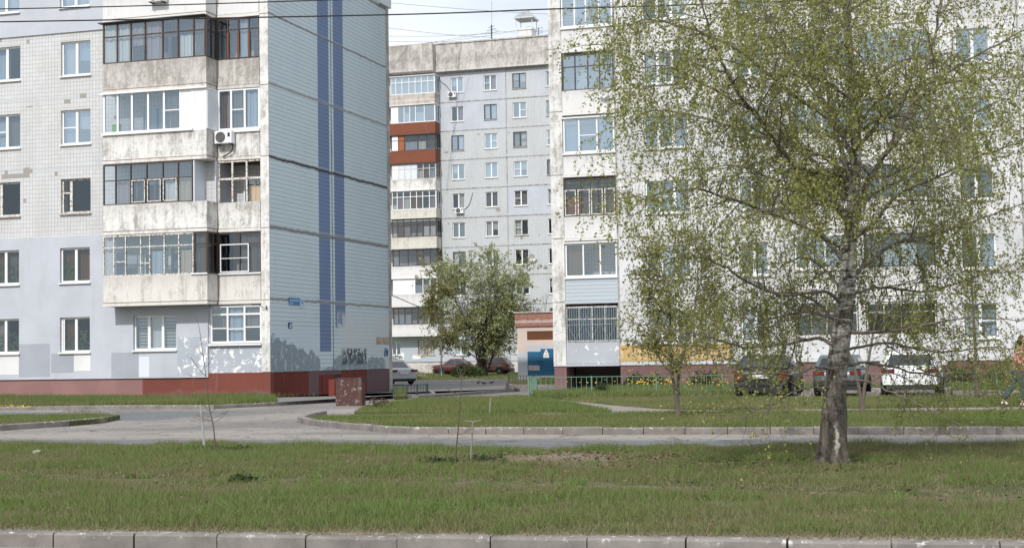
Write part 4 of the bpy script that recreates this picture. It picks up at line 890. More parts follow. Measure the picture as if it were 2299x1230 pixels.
limbs = [([(1899, 690), (1850, 655), (1770, 662), (1690, 640), (1620, 595), (1540, 575), (1480, 590)], .036, -1.),
 ([(1906, 600), (1870, 560), (1830, 500), (1790, 440), (1720, 395), (1640, 370), (1560, 390)], .042, 1.6),
 ([(1912, 510), (1860, 440), (1810, 400), (1750, 330), (1690, 250), (1640, 180), (1600, 90), (1570, -10)], .062, -1.8),
 ([(1919, 420), (1890, 340), (1870, 260), (1850, 150), (1840, 40), (1835, -90)], .05, 1.),
 ([(1910, 545), (1960, 500), (2030, 430), (2120, 390), (2230, 340), (2330, 310)], .036, -1.5),
 ([(1907, 625), (1960, 580), (2030, 540), (2120, 520), (2230, 480), (2340, 445)], .042, 1.8),
 ([(1884, 795), (1840, 760), (1760, 772), (1680, 780), (1600, 760), (1530, 740), (1455, 735)], .036, .8),
 ([(1880, 830), (1830, 825), (1780, 840), (1700, 830), (1620, 800), (1560, 790)], .026, -2.),
 ([(1892, 745), (1960, 745), (2050, 735), (2150, 715), (2300, 720)], .034, -1.),
 ([(1882, 822), (1960, 815), (2050, 835), (2150, 850), (2270, 840)], .03, 1.6),
 ([(1878, 855), (1940, 855), (2000, 880), (2060, 905), (2110, 930), (2170, 965)], .024, -1.2),
 ([(1876, 870), (1810, 872), (1750, 895), (1690, 925), (1645, 965)], .02, -1.),
 ([(1920, 355), (1860, 250), (1780, 130), (1720, 30), (1680, -70)], .04, 2.),
 ([(1921, 335), (2000, 250), (2100, 180), (2220, 110), (2340, 50)], .04, -2.),
 ([(1902, 665), (1980, 645), (2080, 655), (2200, 620), (2330, 600)], .03, 2.2),
 ([(1909, 565), (1780, 500), (1650, 450), (1550, 425), (1450, 445), (1410, 480)], .036, -2.3),
 ([(1914, 460), (1800, 340), (1680, 300), (1560, 260), (1460, 250), (1400, 290)], .038, 2.4),
 ([(1921, 310), (1780, 210), (1650, 110), (1530, 60), (1430, 50), (1365, 110)], .038, -.8),
 ([(1902, 60), (1750, -60), (1580, -90), (1450, -40), (1370, 20)], .032, 1.4),
 ([(1900, 30), (2050, -60), (2200, -80), (2330, -20)], .032, -1.2),
 ([(1909, 575), (1936, 440), (1990, 340), (2045, 240), (2085, 130), (2110, 20), (2125, -130)], .066, 1.3),
 ([(1898, -40), (1800, -200), (1700, -260), (1620, -200)], .03, -2.), ([(1895, -120), (2000, -260), (2120, -300)], .03, 1.),
 ([(2045, 240), (2110, 190), (2200, 180), (2300, 170)], .026, -2.4), ([(1690, 250), (1600, 200), (1500, 150), (1420, 160)], .024, -2.2), ([(1915, 400), (2010, 390), (2100, 330), (2210, 240), (2310, 210)], .03, 2.8),
 ([(1895, 720), (1800, 700), (1700, 720), (1620, 690)], .028, 2.4), ([(1886, 790), (1990, 770), (2100, 790), (2220, 780), (2330, 790)], .028, 2.6)]
for q_, py in enumerate((740, 670, 600, 540, 480, 430, 370, 300, 230, 150, 70, 0, -60)):
    px = float(np.interp(-py, [-t[1] for t in tp], [t[0] for t in tp]))
    for sg in ((-1, 1) if py < 520 else (1,)):
        dx = Rr.uniform(-1, 1)*230; up = Rr.uniform(20, 110); limbs.append(([(px, py), (px+dx*.35, py-up*.7), (px+dx*.75, py-up), (px+dx*1.2, py-up*.7), (px+dx*1.6, py-up*.1)], .022+.012*Rr.random(), sg*Rr.uniform(1.6, 3.2)))
cfg = [dict(kids=15, fwd=.7, lift=.12, rk=.34), dict(len=.95, n=5, wig=.22, up=-.05, kids=9, fwd=.5, lift=-.55, rk=.45, leaf=8, spread=.04), dict(len=.75, n=5, wig=.16, up=-.7, sides=3, leaf=30, spread=.045)]
for li, (lp, r0, off) in enumerate(limbs):
    k = len(lp); P = smooth([loc(x, y, off*(i/(k-1))**.8) for i, (x, y) in enumerate(lp)], 6)
    P = [p+rvec(Rr)*.012*(i > 1) for i, p in enumerate(P)]
    T.B.tube(P, [r0*.72*(1-.82*i/(len(P)-1)) for i in range(len(P))], 7, cap=False)
    L = sum((P[i+1]-P[i]).length for i in range(len(P)-1)); c2 = [dict(cfg[0], kids=max(8, int(L*6.2)))]+cfg[1:]
    if li in (6, 7, 9): c2 = [dict(cfg[0], kids=int(L*5.5)), dict(cfg[1], kids=7, leaf=5), dict(cfg[2], leaf=15)]
    if li in (10, 11): c2 = [dict(cfg[0], kids=8), dict(cfg[1], kids=3, leaf=2), dict(cfg[2], leaf=5)]
    T.along(P, r0, 0, c2, .22)
T.B.build('branch', M['limb'], birch, True)
def thin(P):   # uneven density: ragged gaps and denser clumps
    q = np.c_[P[:, 0]+P[:, 1]*.3, P[:, 2]]; nz = vnoise(q+50, 1.1, 8)*.6+vnoise(q+90, 3.1, 9)*.4; return RNG.random(len(P)) < np.clip((nz-.04)*1.2*np.where(P[:, 2] < 4.2, 1.3, 1.), .2, .8)
NB = len(T.L); T.leaves('crown', M['leaf_birch'], .039, birch, kill=thin); print('birch leaves', NB)

# ---- generic broad tree
def tree(name, label, base, h, w, stems, seed, leafmat, bark, leaf_n, leaf_s, r0, spread=.25, low=.25, kids=(9, 7), group=None, cat='tree', droop=.2, twig=.5, up=.15, clump=None, lean=None):
    t = thing(name, label, cat, base, 0, group); T = Tree(seed); r = T.r; tr = MB()
    c = [dict(kids=kids[0], fwd=.7, lift=.2, rk=.5), dict(len=w*.36, n=5, wig=.2, up=up, kids=kids[1], fwd=.7, rk=.55, leaf=leaf_n//3, spread=.12), dict(len=w*.36*twig, n=4, wig=.25, up=up, sides=3, leaf=leaf_n, spread=.16)]
    for k in range(stems):
        a = 6.283*k/stems+r.random(); s_ = spread*(r.random()*.6+.4)*w*(0 if stems == 1 else 1)
        top = Vector((math.cos(a)*s_, math.sin(a)*s_, h*r.uniform(.8, .92)))
        if lean and k < len(lean): top = Vector(lean[k])
        P = smooth([Vector((math.cos(a)*r0*(2.2 if stems > 3 else .6 if stems > 1 else 0), math.sin(a)*r0*(2.2 if stems > 3 else .6 if stems > 1 else 0), -.05)), top*.3*Vector((1, 1, 1))*1.+rvec(r)*.04*w, top*.65+rvec(r)*.04*w, top], 6)
        n = len(P); tr.tube(P, [r0*(1.25-.35*min(i/3, 1))*(1-.88*i/(n-1)) if i < 3 else r0*.9*(1-.9*i/(n-1)) for i in range(n)], 9)
        T.along(P, r0*.7, 0, c, low)
    tr.build('trunk', M[bark], t, True); T.B.build('branch', M[bark], t)
    if leaf_n: T.leaves('crown', M[leafmat], leaf_s, t, droop=droop, kill=clump)
    return t, T
def clumpy(sc, lo=.2, k=2.2):
    def f(P):
        q = np.c_[P[:, 0]+P[:, 1]*.4, P[:, 2]+P[:, 1]*.2]; nz = vnoise(q+50, sc, 18)*.65+vnoise(q+70, sc*2.7, 19)*.35; return RNG.random(len(P)) < np.clip((nz-lo)*k, .08, 1)
    return f
b2 = gz(1523, 936, .12)
tree('young_tree', 'small twin stemmed tree with yellow green leaves in front of the orange band', b2, 3.9, 3.8, 2, 31, 'leaf_small', 'bark', 22, .068, .05, low=.26, kids=(34, 11), lean=[(-.35, .1, 3.6), (.5, -.1, 3.7)], clump=clumpy(1.2), up=.05)
b3 = gz(1936, 928, .12)
tree('young_tree', 'small forked tree growing right behind the trunk of the big birch', b3, 3.4, 2.6, 2, 32, 'leaf_small', 'bark', 10, .06, .055, low=.4, kids=(14, 7), lean=[(-.75, .1, 3.2), (.75, .3, 3.4)], clump=clumpy(1.2))
b4 = gz(2195, 895, .12)
tree('young_tree', 'slender straight grey stemmed tree beside the walking person at the right', b4, 7., 2.6, 1, 33, 'leaf_small', 'bark', 12, .08, .06, low=.35, kids=(26, 7), clump=clumpy(1.))
bc = deep(1085, 842, 124); bc.z = .06
tree('bird_cherry_tree', 'large round bird cherry in white blossom in front of the far block', bc, 9.0, 9.2, 8, 34, 'leaf_cherry', 'barkd', 31, .18, .1, spread=.42, low=.15, kids=(21, 10), clump=clumpy(.75, .2), up=.08)
bb = deep(990, 843, 116); bb.z = .06
tree('young_birch', 'young white stemmed birch with drooping fresh leaves left of the bird cherry', bb, 8.6, 4.6, 1, 35, 'leaf_small', 'birch', 34, .15, .09, low=.2, kids=(36, 9), up=-.25, clump=clumpy(.7, .15), twig=.7)
bx = deep(1207, 800, 116); bx.z = .0
tree('bare_tree', 'leafless tree with fine reddish twigs behind the transformer house', bx, 6.2, 3.2, 3, 36, 'leaf_birch', 'barkt', 0, .1, .09, low=.4, kids=(14, 9), up=.35)
by_ = deep(1268, 800, 112); by_.z = 0.
tree('small_tree', 'narrow green tree half hidden between the transformer house and the right block', by_, 5.9, 2.6, 2, 39, 'leaf_dark', 'barkd', 10, .16, .08, kids=(12, 6), clump=clumpy(.8))

# ---- shrubs: dense leafy mounds
def shrub(name, label, base, rx, ry, rz, n, size, mat, seed, group=None, cat='shrub', stems=9, flat=.0):
    t = thing(name, label, cat, base, 0, group); T = Tree(seed); r = T.r
    bumps = [(rvec(r), r.uniform(.55, 1.05)) for _ in range(9)]
    for k in range(stems):
        d = Vector((r.uniform(-.6, .6)*rx, r.uniform(-.6, .6)*ry, rz*r.uniform(.6, .95))); T.B.tube([(d.x*.15, d.y*.15, -.02), d*.5+rvec(r)*.05*rx, d], [.02*rz+.004, .014*rz+.003, .004], 4, False)
    for i in range(n):
        v = rvec(r); v.z = abs(v.z); k = max((max(v.dot(bd), 0)**3*q for bd, q in bumps)); rad = (r.random()**.4)*(.6+.5*k)
        T.L.append(Vector((v.x*rx*rad, v.y*ry*rad, max(.01, v.z*rz*rad+flat*r.random())))); T.T.append(r.random()*(.4+.6*rad))
    T.B.build('stem', M['barkt'], t); T.leaves('foliage', M[mat], size, t, droop=0.); return t
q = deep(1050, 845, 118); q.z = .06; shrub('evergreen_bush', 'dense dark green round bush under the bird cherry', q, 1.4, 1.2, 1.15, 3500, .14, 'leaf_dark', 51)
q = deep(925, 841, 112); q.z = .06; shrub('shrub', 'olive green shrub left of the red car by the far block', q, 1., .9, .85, 1200, .12, 'leaf_cherry', 52)
q = deep(893, 842, 110); q.z = .06; shrub('blossom_shrub', 'tall shrub with white blossom at the corner of the left block', q, 1., .9, 1.8, 1900, .13, 'leaf_cherry', 53)
q = gz(1350, 884, .12); shrub('leafy_plant', 'dark leafy plant standing inside the green fence under the right block', q, .35, .3, .5, 240, .13, 'leaf_dark', 54)
for i, (px, rx, rz, lb) in enumerate(((1425, .75, .75, 'low green bush against the maroon plinth left of the yellow flowers'), (1475, .6, .6, 'low green bush against the maroon plinth right of its twin'), (1580, 1., .75, 'wide low bush behind the green fence near the black car'), (2150, 1.1, 1.2, 'bushy green shrub behind the fence right of the white car'), (2240, .9, 1.3, 'yellow green shrub behind the fence next to the walking person'))):
    q = RBF.w(RBF.on_y(px, 840, -1.)[0], -1.0, .12); shrub('bush', lb, q, rx, .5, rz, 700, .13, 'leaf_lilac' if i != 4 else 'leaf_cherry', 55+i, group='bushes along the right block')
q = gz(850, 919, .12); shrub('dead_weed', 'tuft of reddish brown dead weed at the lawn corner', q, .4, .3, .35, 220, .07, 'deadleaf', 61, cat='weed')
for px, py, sx, lb in ((465, 1014, .55, 'dark weed tuft at the foot of the bare sapling on the left verge'), (525, 1016, .4, 'small weed tuft right of the left sapling'), (1085, 1036, .42, 'weed tuft beside the wooden stake on the verge'), (990, 1042, .4, 'weed tuft left of the thin sapling with the stake'), (540, 1084, .2, 'dark flat weed in the worn track of the verge')):
    q = gz(px, py, .12); shrub('weed', lb, q, sx, .3, .12, 330, .05, 'leaf_lilac', 70+px, group='weed tufts on the verge', cat='weed', stems=4)

# ---- bare saplings with their stakes
def sapling(label, pts, r0, twigs, seed, tint='barkt'):
    Yb = gz(pts[0][0], pts[0][1], .12); t = thing('sapling', label, 'sapling', Yb, 0, 'bare saplings on the lawns'); r = random.Random(seed)
    P = smooth([deep(x, y, Yb.y)-Yb for x, y in pts], 5); b = MB(); b.tube(P, [r0*(1-.8*i/(len(P)-1)) for i in range(len(P))], 6); b.build('stem', M[tint], t, True)
    for x0, y0, x1, y1 in twigs:
        w = MB()
        a = deep(x0, y0, Yb.y)-Yb; c = deep(x1, y1, Yb.y+r.uniform(-.25, .25))-Yb; m = a.lerp(c, .5)+Vector((0, 0, -.02))+rvec(r)*.015
        w.tube(smooth([a, m, c], 3), [r0*.4, r0*.38, r0*.34, r0*.3, r0*.27, r0*.23, r0*.18], 4)
        for _ in range(2): f = r.uniform(.4, .9); q = a.lerp(c, f); w.tube([q, q+(c-a)*.25+rvec(r)*.06], [r0*.2, r0*.1], 3)
        w.build('twig', M[tint], t)
    return t
sapling('bare sapling leaning left beside a pale post on the left verge', [(485, 1022), (482, 985), (478, 950), (472, 925), (467, 895), (463, 850), (455, 790), (447, 735), (441, 715)], .0115,
        [(478, 950, 515, 918), (475, 938, 509, 922), (475, 943, 440, 930), (472, 934, 452, 922), (472, 925, 486, 912), (470, 920, 458, 908), (463, 845, 428, 800), (462, 825, 480, 790), (465, 870, 424, 838), (458, 800, 440, 775), (478, 945, 432, 936)], 1)
sapling('very thin tall bare sapling with forked top on the middle verge', [(1022, 1046), (1024, 1010), (1028, 970), (1031, 930), (1034, 890), (1036, 850), (1037, 838)], .012,
        [(1036, 848, 1030, 822), (1037, 846, 1045, 818), (1037, 842, 1052, 810), (1036, 850, 1025, 828), (1033, 905, 1016, 885), (1034, 885, 1003, 872), (1028, 975, 1058, 960), (1026, 990, 1052, 1000), (1037, 840, 1040, 800)], 2)
M['stakew'] = plain('weathered_stake_wood', (.24, .21, .18), .85, var=.3, sc=20.)
M['stakeg'] = plain('pale_grey_post', (.33, .335, .34), .7, var=.4, sc=25.)
def stake(name, label, p0, p1, r, mat, cap=False, tie=None):
    B0 = gz(*p0, .12); t = thing(name, label, 'stake', B0, 0); b = MB(); tp = deep(*p1, B0.y)-B0; b.tube([(0, 0, -.05), tp*.5, tp], [r, r*.95, r*.9], 8); b.build('post', M[mat], t)
    if cap: c = MB(); c.tube([tp+Vector((-.11, 0, .012)), tp+Vector((0, 0, -.005)), tp+Vector((.12, 0, .018))], [r*.6, r*.8, r*.5], 6); c.build('crosspiece', M[mat], t)
    if tie: c = MB(); a = deep(*tie[0], B0.y)-B0; e = deep(*tie[1], B0.y)-B0; c.tube([a, a.lerp(e, .5)-Vector((0, 0, .02)), e], .0035, 4); c.build('tie_cord', M['cg'], t)
    return t
stake('stake', 'pale grey post tied to the leaning sapling on the left', (460, 1012), (450, 908), .019, 'stakeg', tie=((452, 930), (473, 938)))
stake('stake', 'thin wooden stake with short crosspiece on the middle verge', (1056, 1038), (1062, 946), .012, 'stakew', True)
stake('stake', 'short yellowish stick standing on the rear lawn', (1099, 927), (1102, 892), .02, 'stakew')
# ------------------------------------------------------------------ fences
M['fgreen'] = plain('pale_green_fence_paint', (.12, .22, .155), .6, var=.35, sc=12.); M['fdgreen'] = plain('dark_green_fence_paint', (.03, .06, .05), .6, var=.3); M['fdark'] = plain('dark_fence_paint', (.06, .07, .06), .6)
def fence(label, pts, z, h, mat, step, pick, group='low metal fences'):
    o = G.w(*pts[0], z); t = thing('metal_fence', label, 'fence', o, G.a, group); P = [(x-pts[0][0], y-pts[0][1]) for x, y in pts]
    pk = MB(); po = []
    for A, B in zip(P[:-1], P[1:]):
        l = math.hypot(B[0]-A[0], B[1]-A[1]); n = max(1, round(l/step))
        for i in range(n+1):
            if i == n and B != P[-1]: continue
            po.append((A[0]+(B[0]-A[0])*i/n, A[1]+(B[1]-A[1])*i/n))
        pk.obox(A, B, 0, l, -.012, .012, h-.045, h-.02); pk.obox(A, B, 0, l, -.012, .012, .1, .12)
        m = int(l/pick)
        for i in range(m): a = l*(i+.5)/m; pk.obox(A, B, a-.008, a+.008, -.008, .008, .1, h-.045)
    pk.build('picket_panel', M[mat], t)
    for x, y in po: b = MB(); b.box(x-.025, x+.025, y-.025, y+.025, -.1, h); b.build('post', M[mat], t)
    return t
sA = G.on_y(1187, 880, 55.8)[0]
fence('long pale green picket fence round the flower garden of the right block', [(sA-.5, 58.6), (sA, 55.8), (-6.9, 55.8), (14, 55.8)], .12, .66, 'fgreen', 2.2, .19)
q = gp(1141, 866, .18); q2 = gp(1198, 866, .18); fence('short dark picket fence in front of the transformer house', [q, q2, (q2[0]+2, q2[1]+.3)], .18, .5, 'fdark', 1.6, .16)
q = gp(884, 889); fence('short green picket fence at the far corner of the left block', [q, gp(913, 888), (gp(913, 888)[0]+.1, gp(913, 888)[1]+2)], .12, .42, 'fdgreen', 1.1, .26)

# ------------------------------------------------------------------ transformer house
KF = frame_at(1163, 850, 104)
K = thing('transformer_house', 'small pink and grey transformer house with blue double door and rust red roof band', 'transformer house', KF.o, KF.a)
kz = lambda y: KF.on_y(1205, y)[1]; kx = lambda x: KF.on_y(x, 800)[0]
M['kpink'] = m_paint('pale_pink_render', (.62, .5, .44), .2); M['kgrey'] = m_paint('grey_overpaint', (.5, .52, .55), .15); M['kred'] = m_conc('rusty_red_cladding', (.33, .17, .13), (.26, .125, .1), .5, .5); M['kblue'] = plain('blue_door_paint', (.018, .115, .22), .5, var=.2, sc=3.); M['klouv'] = plain('rusty_louvre', (.2, .085, .04), .7, var=.3)
z0 = .1; zt = kz(702); zb = kz(732); zg = kz(790); W = 5.2
b = MB(); b.m = 0; b.wall(0, W, zg, zb, 0, [(kx(1184), kx(1242), kz(763), kz(743), .2)], .2, None, 0); b.m = 1
b.wall(0, W, z0, zg, 0, [], .1, (lambda x, z: 1, lambda a, c: (a, c)))
b.m = 0; b.face((0, 4.5, z0), (0, 0, z0), (0, 0, zb), (0, 4.5, zb)); b.face((W, 0, z0), (W, 4.5, z0), (W, 4.5, zb), (W, 0, zb)); b.face((W, 4.5, z0), (0, 4.5, z0), (0, 4.5, zb), (W, 4.5, zb))
b.build('wall', [M['kpink'], M['kgrey']], K)
b = MB(); b.box(-.12, W+.1, -.12, 4.6, zb, zt); b.box(-.12, W+.1, -.135, -.121, (zb+zt)/2+.05, (zb+zt)/2+.1); o = b.build('roof_band', M['kred'], K)
b = MB(); b.box(-.2, W+.15, -.2, 4.7, zt, zt+.08); b.build('roof', M['conc_d'], K)
b = MB(); xa, xb = kx(1184), kx(1242); za, ze = kz(763), kz(743)
for i in range(9): zz = za+(ze-za)*i/9; b.hexa([(xa, .05, zz), (xb, .05, zz), (xb, .12, zz+.04), (xa, .12, zz+.04), (xa, .05, zz+.02), (xb, .05, zz+.02), (xb, .12, zz+.07), (xa, .12, zz+.07)])
b.face((xa, .16, za), (xb, .16, za), (xb, .16, ze), (xa, .16, ze)); b.build('louvre', M['klouv'], K)
xm = kx(1214)
for i, (xa, xb, ztop) in enumerate(((kx(1185), xm-.01, kz(789)), (xm+.01, kx(1244), kz(783)))):
    b = MB(); b.box(xa, xb, -.06, -.001, kz(842), ztop); d = b.build('door', M['kblue'], K); b = MB(); xh = xb-.1 if i == 0 else xa+.1; b.box(xh-.02, xh+.02, -.1, -.061, kz(815), kz(809)); b.build('handle', M['dkmetal'], d)
    b = MB(); b.box(xa+.06, xb-.06, -.068, -.061, kz(831), kz(820)); b.build('patch_plate', M['conc_r'] if i == 0 else M['kblue'], d)
b = MB(); b.box(kx(1183), kx(1246), -.03, -.0, kz(789), kz(774)); b.build('door_lintel', M['kgrey'], K)
b = MB(); b.box(kx(1166), W, -.5, -.002, z0-.1, kz(843)); b.build('step', M['conc_c'], K)
b = MB(); xa = kx(1226); b.box(xa, W, -1.6, -.502, -.02, kz(846)); b.build('ramp', M['maroon'], K)
c = KF.w(kx(1227), -.065, kz(791)); t = thing('warning_sign', 'white warning triangle with orange lightning bolt on the blue transformer door', 'sign', c, KF.a)
b = MB(); b.hexa([(-.2, -.02, -.18), (.2, -.02, -.18), (.2, 0, -.18), (-.2, 0, -.18), (-.01, -.02, .22), (.01, -.02, .22), (.01, 0, .22), (-.01, 0, .22)]); b.build('board', M['pvc'], t)
b = MB(); b.box(-.2, .2, -.02, 0, -.36, -.2); b.build('caption_board', M['pvc'], t)
M['orange'] = plain('orange_sign_paint', (.6, .3, .06), .5); b = MB(); b.face((-.03, -.023, .1), (-.06, -.023, -.03), (.0, -.023, -.03), (.03, -.023, .1)); b.face((-.0, -.0235, .0), (-.02, -.0235, -.15), (.0, -.0235, -.15), (.07, -.0235, .0)); b.build('lightning_bolt', M['orange'], t)

# ------------------------------------------------------------------ walled cellar hatch by the end wall
M['hatch'] = m_paint('chipped_maroon_paint', (.085, .042, .036), .4, .57, (.22, .2, .195), 6.)
c = gz(783, 904, .1); HF = Frame((c.x, c.y, 0)); t = thing('cellar_hatch', 'chipped maroon concrete hatch wall standing at the pavement edge by the end wall', 'hatch', c, G.a)
b = MB(); r = random.Random(2); b.box(-.46, .46, 0, .32, -.12, .78); b.build('front_wall', M['hatch'], t); b = MB(); b.box(-.47, .47, -.012, .335, .78, .815); b.build('coping', M['hatch'], t)
q = G.on_z(746, 889, .115); q0 = G.Mi @ Vector((c.x, c.y, 0)); b = MB(); b.box(q[0]-q0.x-.15, q[0]-q0.x+.1, q[1]-q0.y, q[1]-q0.y+.5, -.1, .66); b.build('side_wall', M['dred'], t)  # side wall in a darker red: its shade is put into the colour

# ------------------------------------------------------------------ signs on the end wall
M['signblue'] = plain('sign_blue', (.03, .2, .42), .4, var=.08); M['signpale'] = plain('sign_pale_blue', (.5, .64, .74), .4, var=.08); M['signwhite'] = plain('sign_white', (.8, .82, .85), .4, var=.04); M['signnavy'] = plain('sign_navy', (.02, .06, .2), .4)
def text(name, s, size, mat, parent, loc, rot=(R(90), 0, R(90)), sx=1.):
    cu = bpy.data.curves.new(name, 'FONT'); cu.body = s; cu.size = size; cu.extrude = .002; cu.align_x = 'CENTER'; cu.align_y = 'CENTER'
    o = bpy.data.objects.new(name, cu); COL.objects.link(o); bpy.context.view_layer.update()
    me = bpy.data.meshes.new_from_object(o.evaluated_get(bpy.context.evaluated_depsgraph_get())); bpy.data.objects.remove(o); me.materials.clear(); me.materials.append(mat)
    k = bpy.data.objects.new(name, me); COL.objects.link(k); k.parent = parent; k.location = loc; k.rotation_euler = rot; k.scale = (sx, 1, 1); return k
ya, za = LBF.on_x(648, 684); yb, zb_ = LBF.on_x(671.5, 670); yc = LBF.on_x(682, 680)[0]
o = LBF.w(.0, (ya+yb)/2, (za+zb_)/2); t = thing('street_sign', 'blue street name plate with pale house number panel on the blue end wall', 'sign', o, LBF.a)
w, h = (yb-ya)/2, (zb_-za)/2
b = MB(); b.box(.005, .03, -w, w, -h, h); b.build('name_plate', M['signblue'], t); b = MB(); b.box(.005, .028, w+.03, w+.03+(yc-yb)-.05, -h-.04, h-.02); b.build('number_plate', M['signpale'], t)
b = MB(); b.box(.0305, .033, -w+.03, w-.03, h*.05, h-.05); b.build('name_band', M['signpale'], t)
text('street_name', 'ЛЕНИНГРАДСКАЯ', .2, M['signblue'], t, (.034, 0, h*.48), sx=.62); text('street_kind', 'улица', .1, M['signwhite'], t, (.031, -w*.62, -h*.55)); text('house_number', '68', .3, M['signblue'], t, (.029, w+.02+(yc-yb)/2, 0), sx=.85)
ya, za = LBF.on_x(646.5, 737); yb, zb_ = LBF.on_x(655, 724); o = LBF.w(0, (ya+yb)/2, (za+zb_)/2); w, h = (yb-ya)/2, (zb_-za)/2
t = thing('utility_sign', 'small navy blue enamel sign with white symbol low on the blue end wall', 'sign', o, LBF.a); b = MB(); b.box(.004, .02, -w, w, -h, h); b.build('plate', M['signnavy'], t)
b = MB(); b.box(.0205, .024, -w*.1, w*.7, -h*.15, h*.45); b.box(.0205, .024, -w*.6, w*.6, -h*.75, -h*.45); b.build('symbol', M['signwhite'], t)
ya, za = LBF.on_x(845, 772); yb, zb_ = LBF.on_x(873, 757); o = LBF.w(0, (ya+yb)/2, (za+zb_)/2); w, h = (yb-ya)/2, (zb_-za)/2
M['rustplate'] = m_conc('rust_stained_plate', (.5, .42, .34), (.36, .26, .2), .5, .9, 2.); b = MB(); b.box(.004, .02, -w, w, -h, h); o2 = b.build('rusty_plate', M['rustplate']); o2.location = o; o2.rotation_euler = (0, 0, LBF.a); tag(o2, 'rust stained blank metal plate near the far edge of the blue end wall', 'plate')
ya, za = LBF.on_x(859, 804); yb, zb_ = LBF.on_x(873, 776); o = LBF.w(0, (ya+yb)/2, (za+zb_)/2); w, h = (yb-ya)/2, (zb_-za)/2
t = thing('poster', 'pale poster with blue scrawl near the far edge of the blue end wall', 'poster', o, LBF.a); b = MB(); b.box(.004, .012, -w, w, -h, h); b.build('sheet', M['signpale'], t)
b = MB(); r = random.Random(4); p = [Vector((.014, r.uniform(-.7, .7)*w, r.uniform(-.8, .6)*h)) for _ in range(16)]; b.tube(smooth(p, 4), .02, 4); b.build('scrawl', M['signnavy'], t)

# ------------------------------------------------------------------ air conditioners, dishes, small fittings
def air_con(label, o, a, w, h, seed=0):
    t = thing('air_conditioner', label, 'air conditioner', o, a, 'outdoor air conditioner units')
    b = MB(); b.box(-w/2, w/2, -.32, -.04, -h/2, h/2); b.box(-w/2+.02, w/2-.02, -.335, -.321, -h/2+.02, h/2-.02); c = b.build('casing', M['pvc'], t)
    g = MB(); cx = -w*.14
    for rr in (.2, .15, .1, .05): g.tube([(cx+h*rr*2.1*math.cos(i*.5236), -.345, h*rr*2.1*math.sin(i*.5236)) for i in range(13)], .008, 4, False)
    g.build('fan_grille', M['dkmetal'], t); g = MB(); n = 20; g.face(*[(cx+h*.42*math.cos(-i*.314), -.3365, h*.42*math.sin(-i*.314)) for i in range(n)]); g.build('fan', M['cg'], t)
    g = MB()
    for x in (-w*.35, w*.35): g.box(x-.02, x+.02, -.34, .02, -h/2-.04, -h/2-.001)
    g.build('bracket', M['dkmetal'], t)
    b = MB(); b.box(w*.28, w*.42, -.338, -.3365, .0, h*.33); b.build('badge', M['black'], t); return t
x, z = LBF.on_y(504, 309, -.25); t = air_con('white air conditioner hanging beside the white glazed balcony of the left block', LBF.w(x, -.06, z), LBF.a, .74, .5)
b = MB(); b.tube(smooth([(.3, -.1, -.22), (.32, -.12, -.45), (.15, -.08, -.62), (-.15, -.05, -.75)], 4), .025, 6); b.build('hose', M['black'], t)
x, z = LBF.on_y(352, -6, -1.15); air_con('air conditioner seen from below at the top edge on the white balcony', LBF.w(x, -.93, z+.06), LBF.a, .74, .5)
x, z = FBF.on_y(1015, 213, -.2); t = air_con('small white air conditioner under the top left window of the far block', FBF.w(x, 0, z), FBF.a, .8, .55)
b = MB(); b.tube(smooth([(-.2, -.05, .3), (-.6, -.04, .9), (-1.2, -.04, 1.4), (-1.4, -.04, 2.)], 4), .03, 5); b.build('hose', M['black'], t)
x, z = FBF.on_y(1032, 473, -.2); t = air_con('small white air conditioner with a long grey hose in the middle of the far block', FBF.w(x, 0, z), FBF.a, .8, .55)
b = MB(); b.tube(smooth([(.3, -.05, .1), (.8, -.04, .4), (1.1, -.04, 1.), (1.3, -.04, 1.7)], 4), .03, 5); b.build('hose', M['cg'], t)
def dish(label, o, a, r, tilt=.25, yaw=0.):
    t = thing('satellite_dish', label, 'satellite dish', o, a, 'satellite dishes'); b = MB(); n = 20; rings = []
    for i in range(6): k = i/5; rings.append([(r*k*math.cos(2*math.pi*j/n)*.93, -.25-.1+r*.35*(1-k*k)*1., r*k*math.sin(2*math.pi*j/n)) for j in range(n)])
    b.ring_loft(rings, False); M.setdefault('dish', plain('white_dish_enamel', (.7, .7, .69), .45, var=.08)); d = b.build('reflector', M['dish'], t, True); d.rotation_euler = (tilt, 0, yaw)
    b = MB(); b.tube([(0, -.02, -r*.9), (0, -.1, -r*.7), (0, -.18, -r*.2)], .025, 6); b.build('bracket', M['dkmetal'], t); b = MB(); b.tube([(0, -.35, -r*.95), (0, -.7, -r*.35)], .012, 5); b.tube([(0, -.7, -r*.42), (0, -.68, -r*.2)], .03, 6); b.build('receiver_arm', M['dkmetal'], t); return t
x, z = RBF.on_y(1358, 202, -.3); dish('white satellite dish on the balcony parapet of the right block', RBF.w(x, 0, z), RBF.a, .26, .3, -.25)
x, z = FBF.on_y(1195, 577, -.3); dish('small grey satellite dish beside a window of the far block', FBF.w(x, 0, z), FBF.a, .38, .3)
x, z = LBF.on_y(597, 692, -.1); t = thing('wall_bracket', 'bent dark metal bracket on the corner pier of the left block', 'bracket', LBF.w(x, -.03, z), LBF.a); b = MB(); b.tube([(-.22, -.2, .12), (-.05, -.1, 0), (.05, -.02, .02)], .014, 5); b.tube([(.0, -.05, .12), (.02, -.06, -.06)], .02, 5); b.build('arm', M['dkmetal'], t)

